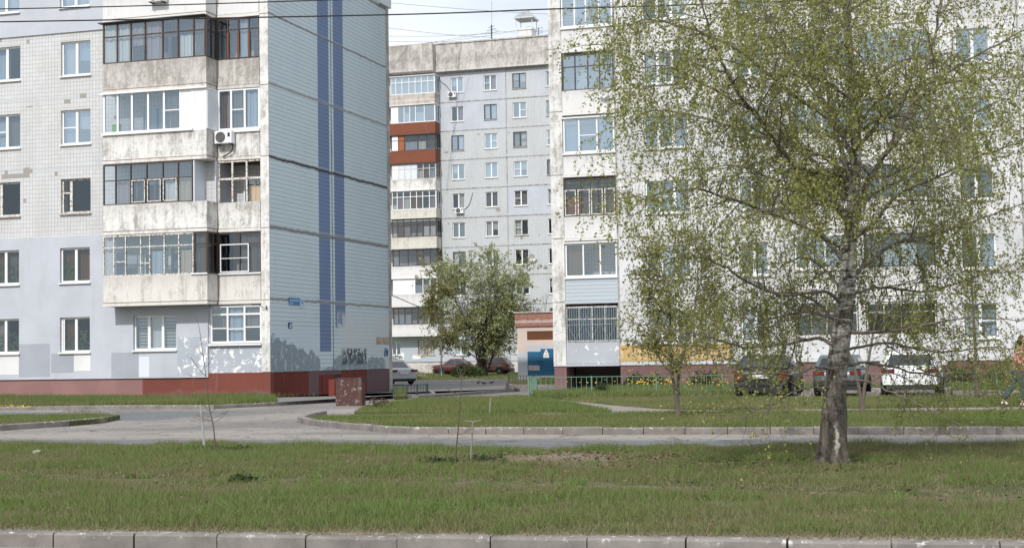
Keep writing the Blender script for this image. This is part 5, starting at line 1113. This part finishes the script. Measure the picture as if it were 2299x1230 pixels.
# ------------------------------------------------------------------ cables and wires
def cable(label, pts, r, grp, mat='black'):
    b = MB(); o = Vector(pts[0]); b.tube(smooth([Vector(p)-o for p in pts], 8), r, 5); k = b.build('overhead_cable', M[mat]); k.location = o; return tag(k, label, 'cable', grp)
cable('lower thick black overhead cable crossing in front of both blocks', [deep(-700, 62, 24), deep(0, 50, 24), deep(870, 34, 24), deep(1243, 21, 24), deep(1650, 8, 24), deep(2400, -22, 24), deep(3000, -60, 24)], .0115, 'thick overhead cables')
cable('upper thick black overhead cable cutting the top left corner', [deep(-700, 32, 24.6), deep(0, 21, 24.6), deep(350, 13, 24.6), deep(700, 2, 24.6), deep(1100, -12, 24.6), deep(2400, -70, 24.6)], .01, 'thick overhead cables')
M['wire'] = plain('grey_wire', (.2, .21, .23), .6)
for (xa, ya, ya2), (xb, yb, yb2) in (((850, 5, 138), (1260, 34, 160)), ((860, 62, 138), (1104, 85, 156)), ((850, 82, 138), (1104, 76, 156)), ((850, 93, 138), (1104, 92, 156)), ((850, 112, 150), (1104, 72, 156)), ((860, 106, 150), (1104, 80, 156)), ((1104, 68, 156), (1185, 72, 159)), ((1104, 78, 156), (1190, 60, 160)), ((1104, 3, 156), (1104, 58, 156)), ((1190, 74, 159), (1260, 62, 162))):
    a, c = deep(xa, ya, ya2), deep(xb, yb, yb2); cable('thin aerial wire strung across the sky above the far roof', [a, a.lerp(c, .5)-Vector((0, 0, .12)), c], .018, 'thin aerial wires', 'wire')
a, c = deep(878, 662, 74), deep(1060, 702, 118); cable('slack wire running from the blue end wall to the bird cherry', [a, a.lerp(c, .5)-Vector((0, 0, .5)), c], .022, 'slack wires')
p = deep(1104, 92, 155.); p2 = deep(1103, 57, 155.); t = thing('antenna_mast', 'dark antenna mast with side arms on the far roof', 'antenna', p, FBF.a); b = MB(); L = (p2-p).length; b.tube([(0, 0, -.4), (0, 0, L)], .07, 6); b.build('pole', M['dkmetal'], t)
b = MB()
for z, w in ((L*.9, .3), (L*.72, .5), (L*.5, .7)): b.tube([(-w, 0, z-.1), (0, 0, z), (w, 0, z+.05)], .025, 4)
b.build('crossarm', M['dkmetal'], t)
p = deep(1209, 84, 158.); t = thing('roof_aerial', 'small tv aerial right of the roof chimney', 'antenna', p, FBF.a); b = MB(); b.tube([(0, 0, -.6), (0, 0, 1.)], .04, 5); b.build('pole', M['dkmetal'], t); b = MB()
for z in (.3, .55, .8): b.tube([(-.5, 0, z), (.5, 0, z+.15)], .02, 4)
b.build('crossarm', M['dkmetal'], t)

# ------------------------------------------------------------------ cars
M['cglass'] = plain('dark_car_glass', (.02, .025, .03), .06, var=.1, spec=.8); M['tyre'] = plain('tyre_rubber', (.02, .02, .02), .85); M['rim'] = plain('alloy_rim', (.4, .4, .42), .35, .7); M['tail'] = plain('red_tail_lamp', (.14, .016, .013), .2, var=.2); M['plate'] = plain('number_plate_white', (.75, .75, .75), .4); M['trim'] = plain('black_trim', (.02, .02, .022), .5); M['lampw'] = plain('clear_lamp', (.7, .7, .7), .15)
def car(name, label, cat, loc, ang, Ln, W, H, paint, kind, belt=.9, lamp='side', dkb=True):
    t = thing(name, label, cat, loc, ang, 'cars parked round the blocks'); w = W/2
    pm = plain('car_paint_'+str(len(M)), paint, .28, .0, var=.06, spec=.6); M['p'+str(len(M))] = pm
    nose = .68*belt+.1; rear_h = belt if kind != 'sedan' else belt+.02
    def ring(x, zl, zt, k): return [(x, -w*k*.93, zl), (x, -w*k, zl+.2), (x, -w*k*1.005, zl+.42), (x, -w*k*.97, zt-.07), (x, -w*k*.88, zt), (x, 0, zt+.025), (x, w*k*.88, zt), (x, w*k*.97, zt-.07), (x, w*k*1.005, zl+.42), (x, w*k, zl+.2), (x, w*k*.93, zl)]
    X = Ln/2; st = [(-X, .36, rear_h-.2, .86), (-X+.05, .3, rear_h-.06, .93), (-X+.25, .24, rear_h, .98), (-X+.9, .2, belt+.02, 1.), (0, .18, belt, 1.), (X-1.25, .2, belt-.02, 1.), (X-.6, .22, nose+.08, .97), (X-.2, .25, nose-.02, .9), (X-.03, .3, nose-.16, .8)]
    b = MB(); b.ring_loft([ring(*s) for s in st][::-1]); body = b.build('body', pm, t, True); md = body.modifiers.new('smooth', 'SUBSURF'); md.levels = md.render_levels = 1
    rb = {'sedan': -X+.75, 'hatch': -X+.12, 'suv': -X+.1}[kind]; rt = {'sedan': -X+1.45, 'hatch': -X+.6, 'suv': -X+.4}[kind]; fb, ft = X-1.15, X-1.95
    wb, wt = w*.93, w*.74; zb_, zt = belt-.02, H
    lo = [(rb, -wb), (fb, -wb), (fb, wb), (rb, wb)]; hi = [(rt, -wt), (ft, -wt), (ft, wt), (rt, wt)]
    b = MB(); mid = [(rt+.12, -wt*.97), (ft-.12, -wt*.97), (ft-.12, wt*.97), (rt+.12, wt*.97)]
    b.ring_loft([[(x, y, zb_) for x, y in lo], [(x, y, zt-.07) for x, y in hi], [(x, y, zt) for x, y in [(x+(.1 if x < 0 else -.1), y*.93) for x, y in hi]]]); b.build('roof', pm, t)
    def gl(p, f0=.09, f1=.91, g0=.1, g1=.9, push=.012):      # a pane set on one side of the cabin
        A, B, C, D = [Vector(q) for q in p]; n = (B-A).cross(D-A).normalized()*push
        e = lambda u, v: (A.lerp(B, u)).lerp(D.lerp(C, u), v)+n
        return e(f0, g0), e(f1, g0), e(f1, g1), e(f0, g1)
    z1 = zt-.07; L3 = lambda q, z: (q[0], q[1], z)
    b = MB(); b.face(*gl((L3(lo[3], zb_), L3(lo[0], zb_), L3(hi[0], z1), L3(hi[3], z1)))); b.build('rear_window', M['cglass'], t)
    b = MB(); b.face(*gl((L3(lo[1], zb_), L3(lo[2], zb_), L3(hi[2], z1), L3(hi[1], z1)))); b.build('windscreen', M['cglass'], t)
    for i, j in ((0, 1), (2, 3)):
        q = (L3(lo[i], zb_), L3(lo[j], zb_), L3(hi[j], z1), L3(hi[i], z1))
        for f0, f1 in ((.08, .48), (.52, .93)): b = MB(); b.face(*gl(q, f0, f1)); b.build('side_window', M['cglass'], t)
    for sx in (-X+.82, X-.85):
        for sy in (-1, 1):
            b = MB(); n = 20; y0, y1 = sy*(w-.2), sy*(w+.005); R0 = .315
            prof = [(.2, y1), (.27, y1*1.01), (R0, y1-.03*sy), (R0, y0+.03*sy), (.2, y0)]
            b.ring_loft([[(sx+r_*math.cos(2*math.pi*k/n), yy, R0+r_*math.sin(2*math.pi*k/n)) for k in range(n)] for r_, yy in prof]); wh = b.build('wheel', M['tyre'], t, True)
            b = MB(); b.ring_loft([[(sx+r_*math.cos(2*math.pi*k/n), yy, R0+r_*math.sin(2*math.pi*k/n)) for k in range(n)] for r_, yy in ((.205, y1+.004*sy), (.18, y1-.02*sy), (.06, y1+.005*sy), (.01, y1+.005*sy))], False); b.build('rim', M['rim'], wh)
            b = MB(); q = [(sx+.37*math.cos(math.pi*k/12), R0+.37*math.sin(math.pi*k/12)) for k in range(13)]; yo = sy*(w*1.008)
            for k in range(12): b.face((q[k][0], yo, q[k][1]), (q[k+1][0], yo, q[k+1][1]), (sx+(q[k+1][0]-sx)*.84, yo, R0+(q[k+1][1]-R0)*.84), (sx+(q[k][0]-sx)*.84, yo, R0+(q[k][1]-R0)*.84))
            b.build('wheel_arch', M['trim'], t)
    for sy in (-1, 1):
        b = MB(); zl = belt-.2
        if lamp == 'tall': b.box(-X-.012, -X+.16, sy*w*.66 if sy > 0 else -w*.94, sy*w*.94 if sy > 0 else -w*.66, zl-.2, zl+.12)
        else: b.box(-X-.012, -X+.2, *( (w*.5, w*.95) if sy > 0 else (-w*.95, -w*.5)), zl+.0, zl+.12)
        b.build('tail_light', M['tail'], t)
        b = MB(); b.box(X-.3, X-.06, *((w*.5, w*.86) if sy > 0 else (-w*.86, -w*.5)), nose-.2, nose-.06); b.build('headlight', M['lampw'], t)
        b = MB(); b.box(fb-.5, fb-.35, *((w*.98, w+.16) if sy > 0 else (-w-.16, -w*.98)), belt+.02, belt+.15); b.build('wing_mirror', pm, t)
    b = MB(); b.box(-X-.06, -X+.3, -w*.9, w*.9, .36, .5); b.build('rear_bumper', M['trim'] if dkb else pm, t); b = MB(); b.box(-X-.045, -X+.2, -w*.8, w*.8, .2, .338); b.build('bumper_valance', M['trim'], t)
    b = MB(); zp = belt-.33; b.box(-X-.03, -X+.1, -.26, .26, zp, zp+.115); b.build('number_plate', M['plate'], t); return t
def car_at(px, t_rear, Ln):
    s = G.on_y(px, 890, t_rear)[0]; p = G.w(s, t_rear+Ln/2, .12); return p
HD = G.a+math.pi/2
c1 = car('parked_car', 'black car seen from behind with white number plate, left of the birch trunk', 'car', car_at(1708, 49.3, 4.4), HD, 4.4, 1.78, 1.33, (.012, .013, .016), 'hatch', .93, 'tall')
r = MB()
for sy in (-.55, .55): r.tube([(-1.2, sy, 1.33), (-1., sy, 1.39), (.3, sy, 1.39), (.5, sy, 1.33)], .02, 6)
r.build('roof_rail', M['trim'], c1)
car('parked_car', 'old dull teal estate car half hidden behind the birch trunk', 'car', car_at(1880, 49.5, 4.1), HD, 4.1, 1.55, 1.3, (.09, .12, .125), 'suv', .88, 'side')
car('parked_car', 'white crossover car seen from behind right of the birch trunk', 'car', car_at(2044, 49.3, 4.3), HD, 4.3, 1.8, 1.38, (.74, .75, .76), 'hatch', .92, 'side', False)
p = deep(1033, 845, 134); p.z = .05; car('parked_car', 'dark red saloon car partly behind the evergreen bush', 'car', p, G.a, 4.4, 1.7, 1.42, (.085, .016, .016), 'sedan', .9, 'side')
p = deep(1096, 845, 133); p.z = .05; car('parked_car', 'copper brown hatchback behind the bird cherry stems', 'car', p, G.a+math.pi, 4.2, 1.72, 1.52, (.17, .075, .05), 'hatch', .92, 'side')
p = deep(874, 862, 92); p.z = .02; car('parked_car', 'silver saloon car sticking out behind the blue end wall', 'car', p, math.radians(118), 4.4, 1.72, 1.45, (.48, .5, .52), 'sedan', .95, 'side', False)

# ------------------------------------------------------------------ pigeons
M['pig'] = plain('dark_pigeon_plumage', (.035, .037, .045), .7, var=.4, sc=20.); M['leg'] = plain('pigeon_leg', (.2, .07, .05), .7)
def pigeon(label, px, py, yaw, up):
    o = gz(px, py, 0.); t = thing('pigeon', label, 'pigeon', o, yaw, 'pigeons on the yard asphalt'); b = MB(); k = .82
    ax = [(-.24, .1, .012, .05), (-.17, .115, .03, .05), (-.1, .13, .055, .055), (-.02, .15, .07, .075), (.05, .165, .068, .075), (.1, .19+up*.3, .045, .05), (.13, .22+up*.6, .034, .036), (.15, .25+up, .033, .035), (.175, .262+up, .028, .028), (.19, .258+up, .008, .009), (.215, .25+up, .003, .003)]
    b.ring_loft([[(x*k, ry*k*math.cos(2*math.pi*j/10), (z+rz*.62*math.sin(2*math.pi*j/10))*k) for j in range(10)] for x, z, ry, rz in ax]); b.build('body', M['pig'], t, True)
    for sy in (-1, 1):
        g = MB(); g.tube([(.02*k, sy*.03*k, .11*k), (.0, sy*.032*k, .05*k), (.01, sy*.035*k, .004), (.04, sy*.035*k, .004)], [.012, .007, .005, .004], 5); g.build('leg', M['leg'], t)
        g = MB(); g.ring_loft([[(x*k, sy*(y+.005)*k+.012*math.cos(2*math.pi*j/8)*w_, (z+.05*w_*math.sin(2*math.pi*j/8))*k) for j in range(8)] for x, y, z, w_ in ((.07, .055, .16, .3), (.0, .068, .155, 1.), (-.1, .055, .14, .8), (-.2, .025, .115, .25))]); g.build('wing', M['pig'], t, True)
for i, (px, py, yw, up, lb) in enumerate(((1074, 863, 1.2, 0, 'leftmost pigeon of the three pecking on the yard asphalt'), (1085, 864.5, 3.6, -.06, 'pigeon with lowered tail in the middle of the three on the asphalt'), (1105, 862.5, .4, .03, 'rightmost pigeon of the three on the yard asphalt, head raised'), (1139, 869, 1.9, .03, 'upright pigeon close to the end of the dark picket fence'), (1141, 878.5, 3.3, -.05, 'pigeon walking left just below the yard kerb'), (1158, 879, 2.2, 0, 'pigeon just below the yard kerb nearest the green fence'))): pigeon(lb, px, py, yw, up)

# ------------------------------------------------------------------ people
def skin(name, J, E, mat, parent, sub=2, root=0):
    me = bpy.data.meshes.new(name); me.from_pydata([j[:3] for j in J], [], []); me.edges.add(len(E)); me.edges.foreach_set('vertices', [i for e in E for i in e]); me.update()
    o = bpy.data.objects.new(name, me); COL.objects.link(o); o.modifiers.new('s', 'SKIN'); ss = o.modifiers.new('u', 'SUBSURF'); ss.levels = ss.render_levels = sub
    for i, j in enumerate(J): v = me.skin_vertices[0].data[i]; v.radius = (j[3], j[4] if len(j) > 4 else j[3]); v.use_root = i == root
    bpy.context.view_layer.update(); m2 = bpy.data.meshes.new_from_object(o.evaluated_get(bpy.context.evaluated_depsgraph_get())); bpy.data.objects.remove(o); bpy.data.meshes.remove(me); m2.name = name
    m2.materials.clear(); m2.materials.append(mat); m2.polygons.foreach_set('use_smooth', [True]*len(m2.polygons)); k = bpy.data.objects.new(name, m2); COL.objects.link(k); k.parent = parent; return k
M['skin'] = plain('skin', (.45, .26, .19), .6, var=.06); M['jeans'] = plain('faded_blue_denim', (.045, .085, .13), .85, var=.45, sc=9.); M['pinkt'] = plain('pink_blouse', (.58, .26, .23), .8, var=.25, sc=14.); M['hair'] = plain('dark_brown_hair', (.03, .018, .012), .6, var=.4, sc=30.); M['shoe'] = plain('white_trainer', (.6, .58, .57), .6); M['hairg'] = plain('thin_grey_hair', (.3, .27, .24), .7)
def m_camo():
    g = Gr('patterned_shirt'); return g.out(g.mix(g.ramp(g.noise(22., 3.), .48, .52), (.4, .38, .35), (.06, .06, .07)), .85)
M['shirt'] = m_camo()
def hand(J, E, wr, d, side, s=1.):           # wrist joint index, direction, then palm, four fingers and a thumb
    b = Vector(J[wr][:3]); d = Vector(d).normalized(); a = d.cross(Vector(side)).normalized(); q = Vector(side)
    pm = b+d*.05*s; ip = len(J); J.append((*pm, .022*s, .012*s)); E.append((wr, ip))
    for k, (f, ln) in enumerate(((-.026, .07), (-.009, .08), (.009, .076), (.026, .06))):
        p1 = pm+a*f*s+d*.035*s; p2 = p1+(d+q*.2)*ln*.5*s; p3 = p2+(d+q*.6)*ln*.5*s; i = len(J)
        for p, r_ in ((p1, .009), (p2, .008), (p3, .006)): J.append((*p, r_*s))
        E += [(ip, i), (i, i+1), (i+1, i+2)]
    i = len(J); p1 = b+d*.03*s-a*.032*s; p2 = p1+(d*.8-a*.6)*.035*s; J.append((*p1, .01*s)); J.append((*p2, .008*s)); E += [(wr, i), (i, i+1)]
def person(label, o, a, legs, arms, lean, shirt, hair, longhair, trousers, lift=0.):
    t = thing('person', label, 'person', o, a); lx = lean
    J = [(0, 0, .9, .12, .1), (.02+lx*.3, 0, 1.08, .105, .125), (.04+lx*.7, 0, 1.28, .105, .155), (.05+lx, 0, 1.41, .06, .1), (.07+lx*1.1, 0, 1.48, .045), (.09+lx*1.15, 0, 1.55, .07, .066), (.085+lx*1.2, 0, 1.635, .085, .07), (.07+lx*1.2, 0, 1.7, .06, .055)]
    E = [(i, i+1) for i in range(7)]; i = len(J); J.append((.19+lx*1.2, 0, 1.6, .012)); E.append((5, i))          # nose
    for sy in (-1, 1):
        i = len(J); J.append((.07+lx*1.18, sy*.078, 1.61, .014)); E.append((6, i))      # ears
    feet = []
    for sy, (kn, an, toe) in zip((-1, 1), legs):
        i = len(J); J += [(0, sy*.085, .84, .085), (kn[0], sy*.09, kn[1], .058), (an[0], sy*.09, an[1], .04), (toe[0], sy*.1, toe[1], .03)]; E += [(0, i), (i, i+1), (i+1, i+2), (i+2, i+3)]; feet.append((kn, an, toe, sy))
    ar = []
    for sy, (el, wr) in zip((-1, 1), arms):
        i = len(J); J += [(.04+lx*.9, sy*.17, 1.37, .05), (el[0], sy*el[2], el[1], .037), (wr[0], sy*wr[2], wr[1], .026)]; E += [(3, i), (i, i+1), (i+1, i+2)]; d = Vector((wr[0]-el[0], sy*(wr[2]-el[2]), wr[1]-el[1])); hand(J, E, i+2, d, (0, -sy, 0)); ar.append((el, wr, sy))
    body = skin('body', J, E, M['skin'], t)
    for sy in (-1, 1): b = MB(); b.ball((.165+lx*1.2, sy*.03, 1.635), .011, 6, 4); b.build('eye', M['black'], t)
    b = MB(); b.ball((.172+lx*1.18, 0, 1.555), (.008, .022, .006), 6, 4); b.build('mouth', M['pinkt'], t)
    c = [(0, 0, .93, .135, .125), (0, 0, .86, .13, .13)]; e = [(0, 1)]
    for kn, an, toe, sy in feet: i = len(c); c += [(0, sy*.085, .8, .105), (kn[0], sy*.09, kn[1], .085), ((kn[0]+an[0])/2, sy*.09, (kn[1]+an[1])/2, .085), (an[0], sy*.09, an[1]+.03, .095)]; e += [(1, i), (i, i+1), (i+1, i+2), (i+2, i+3)]
    skin('trousers', c, e, M[trousers], t)
    for kn, an, toe, sy in feet: skin('shoe', [(an[0]-.05, sy*.09, max(an[1]-.05, .03), .04), ((an[0]+toe[0])/2, sy*.095, (an[1]+toe[1])/2-.01, .045), (toe[0]+.03, sy*.1, toe[1], .035)], [(0, 1), (1, 2)], M['shoe'], t)
    c = [(0, 0, .9, .14, .13), (.02+lx*.3, 0, 1.08, .125, .145), (.04+lx*.7, 0, 1.28, .125, .175), (.05+lx, 0, 1.4, .075, .115)]; e = [(0, 1), (1, 2), (2, 3)]
    for el, wr, sy in ar: i = len(c); c += [(.04+lx*.9, sy*.18, 1.36, .066), (el[0], sy*el[2], el[1], .055), ((el[0]*.35+wr[0]*.65), sy*(el[2]*.35+wr[2]*.65), el[1]*.35+wr[1]*.65, .045)]; e += [(3, i), (i, i+1), (i+1, i+2)]
    skin('shirt', c, e, M[shirt], t)
    h = [(.06+lx*1.2, 0, 1.72, .07, .07), (.01+lx*1.2, 0, 1.66, .085, .08), (-.01+lx*1.15, 0, 1.58, .07, .075)]; e = [(0, 1), (1, 2)]
    if longhair: h += [(-.05+lx, 0, 1.45, .06, .08), (-.08+lx*.8, 0, 1.3, .04, .06)]; e += [(2, 3), (3, 4)]
    skin('hair', h, e, M[hair], t); return t
p = gz(2285, 912, .125); person('person in wide blue jeans and pink top walking along the footpath at the right edge', p, G.a, (((.16, .5), (.1, .1), (.26, .035)), ((-.12, .47), (-.34, .14), (-.24, .05))), (((.0, 1.12, .24), (.2, .98, .22)), ((.05, 1.1, .24), (.25, 1.05, .2))), .1, 'pinkt', 'hair', True, 'jeans')
x, z = RBF.on_y(1362, 600, .55); p = RBF.w(x, .6, 3.72); person('elderly person in dark patterned shirt leaning at the open balcony window of the right block', p, RBF.a+math.pi*1.08, (((.03, .48), (.0, .08), (.14, .03)), ((.03, .48), (.0, .08), (.14, .03))), (((.2, 1.14, .22), (.42, 1.24, .12)), ((.2, 1.14, .22), (.42, 1.24, .12))), .16, 'shirt', 'hairg', False, 'jeans')

# ------------------------------------------------------------------ litter
M['paper'] = plain('crumpled_white_paper', (.5, .48, .44), .8, var=.2, sc=20.)
p = gz(82, 1018, .14); b = MB(); r = random.Random(6)
for i in range(5): o_ = Vector((r.uniform(-.03, .03), r.uniform(-.03, .03), .02)); b.hexa([tuple(o_+Vector((sx*.035*r.uniform(.5, 1.2), sy*.03*r.uniform(.5, 1.2), sz*.03*r.uniform(.4, 1.3)))) for sz in (-1, 1) for sx, sy in ((-1, -1), (1, -1), (1, 1), (-1, 1))])
k = b.build('crumpled_paper', M['paper']); k.location = p; tag(k, 'crumpled white paper lying in the grass at the left', 'litter')
for px, py, lb in ((207, 1031, 'tiny pale paper scrap in the grass right of the crumpled paper'), (740, 1150, 'pale scrap lying in the lower verge grass')):
    b = MB(); b.hexa([(-.05, -.03, 0), (.05, -.025, .01), (.045, .03, .015), (-.045, .03, .005), (-.05, -.03, .006), (.05, -.025, .016), (.045, .03, .021), (-.045, .03, .011)]); k = b.build('paper_scrap', M['paper']); k.location = gz(px, py, .15); k.scale = (.6, .6, 1); tag(k, lb, 'litter', 'paper scraps')
# ------------------------------------------------------------------ light and sky
EL = R(40); az = R(ANG)-R(4)                      # the sun stands behind the camera, a little to its left
S = Vector((math.sin(az)*-1*-1, -math.cos(az), 0)).normalized()*math.cos(EL)+Vector((0, 0, math.sin(EL)))
sd = bpy.data.lights.new('sun', 'SUN'); sd.energy = 2.9; sd.angle = R(.6); sd.color = (1, .975, .94); so = bpy.data.objects.new('sun', sd); COL.objects.link(so); so.rotation_euler = S.to_track_quat('Z', 'Y').to_euler()
wd = bpy.data.worlds.new('World'); SC.world = wd; wd.use_nodes = True; nt = wd.node_tree; nt.nodes.clear()
sky = nt.nodes.new('ShaderNodeTexSky'); sky.sky_type = 'NISHITA'; sky.sun_disc = False; sky.sun_elevation = EL; sky.sun_rotation = math.atan2(S.x, S.y); sky.air_density = 1.; sky.dust_density = 2.2; sky.ozone_density = 1.
tc = nt.nodes.new('ShaderNodeTexCoord'); mp = nt.nodes.new('ShaderNodeMapping'); mp.inputs['Scale'].default_value = (1., 1., 3.2); nt.links.new(tc.outputs['Generated'], mp.inputs[0])
no = nt.nodes.new('ShaderNodeTexNoise'); no.inputs['Scale'].default_value = 3.; no.inputs['Detail'].default_value = 8; no.inputs['Roughness'].default_value = .55; nt.links.new(mp.outputs[0], no.inputs['Vector'])
mr = nt.nodes.new('ShaderNodeMapRange'); mr.inputs[1].default_value = .3; mr.inputs[2].default_value = .62; mr.inputs[3].default_value = .42; mr.inputs[4].default_value = 1.; nt.links.new(no.outputs[0], mr.inputs[0])
mx = nt.nodes.new('ShaderNodeMix'); mx.data_type = 'RGBA'; nt.links.new(mr.outputs[0], mx.inputs[0]); nt.links.new(sky.outputs[0], mx.inputs[6]); mx.inputs[7].default_value = (10.2, 10.8, 11.4, 1)
bg = nt.nodes.new('ShaderNodeBackground'); bg.inputs[1].default_value = .1; nt.links.new(mx.outputs[2], bg.inputs[0]); ow = nt.nodes.new('ShaderNodeOutputWorld'); nt.links.new(bg.outputs[0], ow.inputs[0])
vs = SC.view_settings; SC.display_settings.display_device = 'sRGB'; vs.view_transform = 'Standard'; vs.look = 'None'; vs.exposure = .1; vs.gamma = 1.
SC.cycles.max_bounces = 8; SC.cycles.transparent_max_bounces = 24
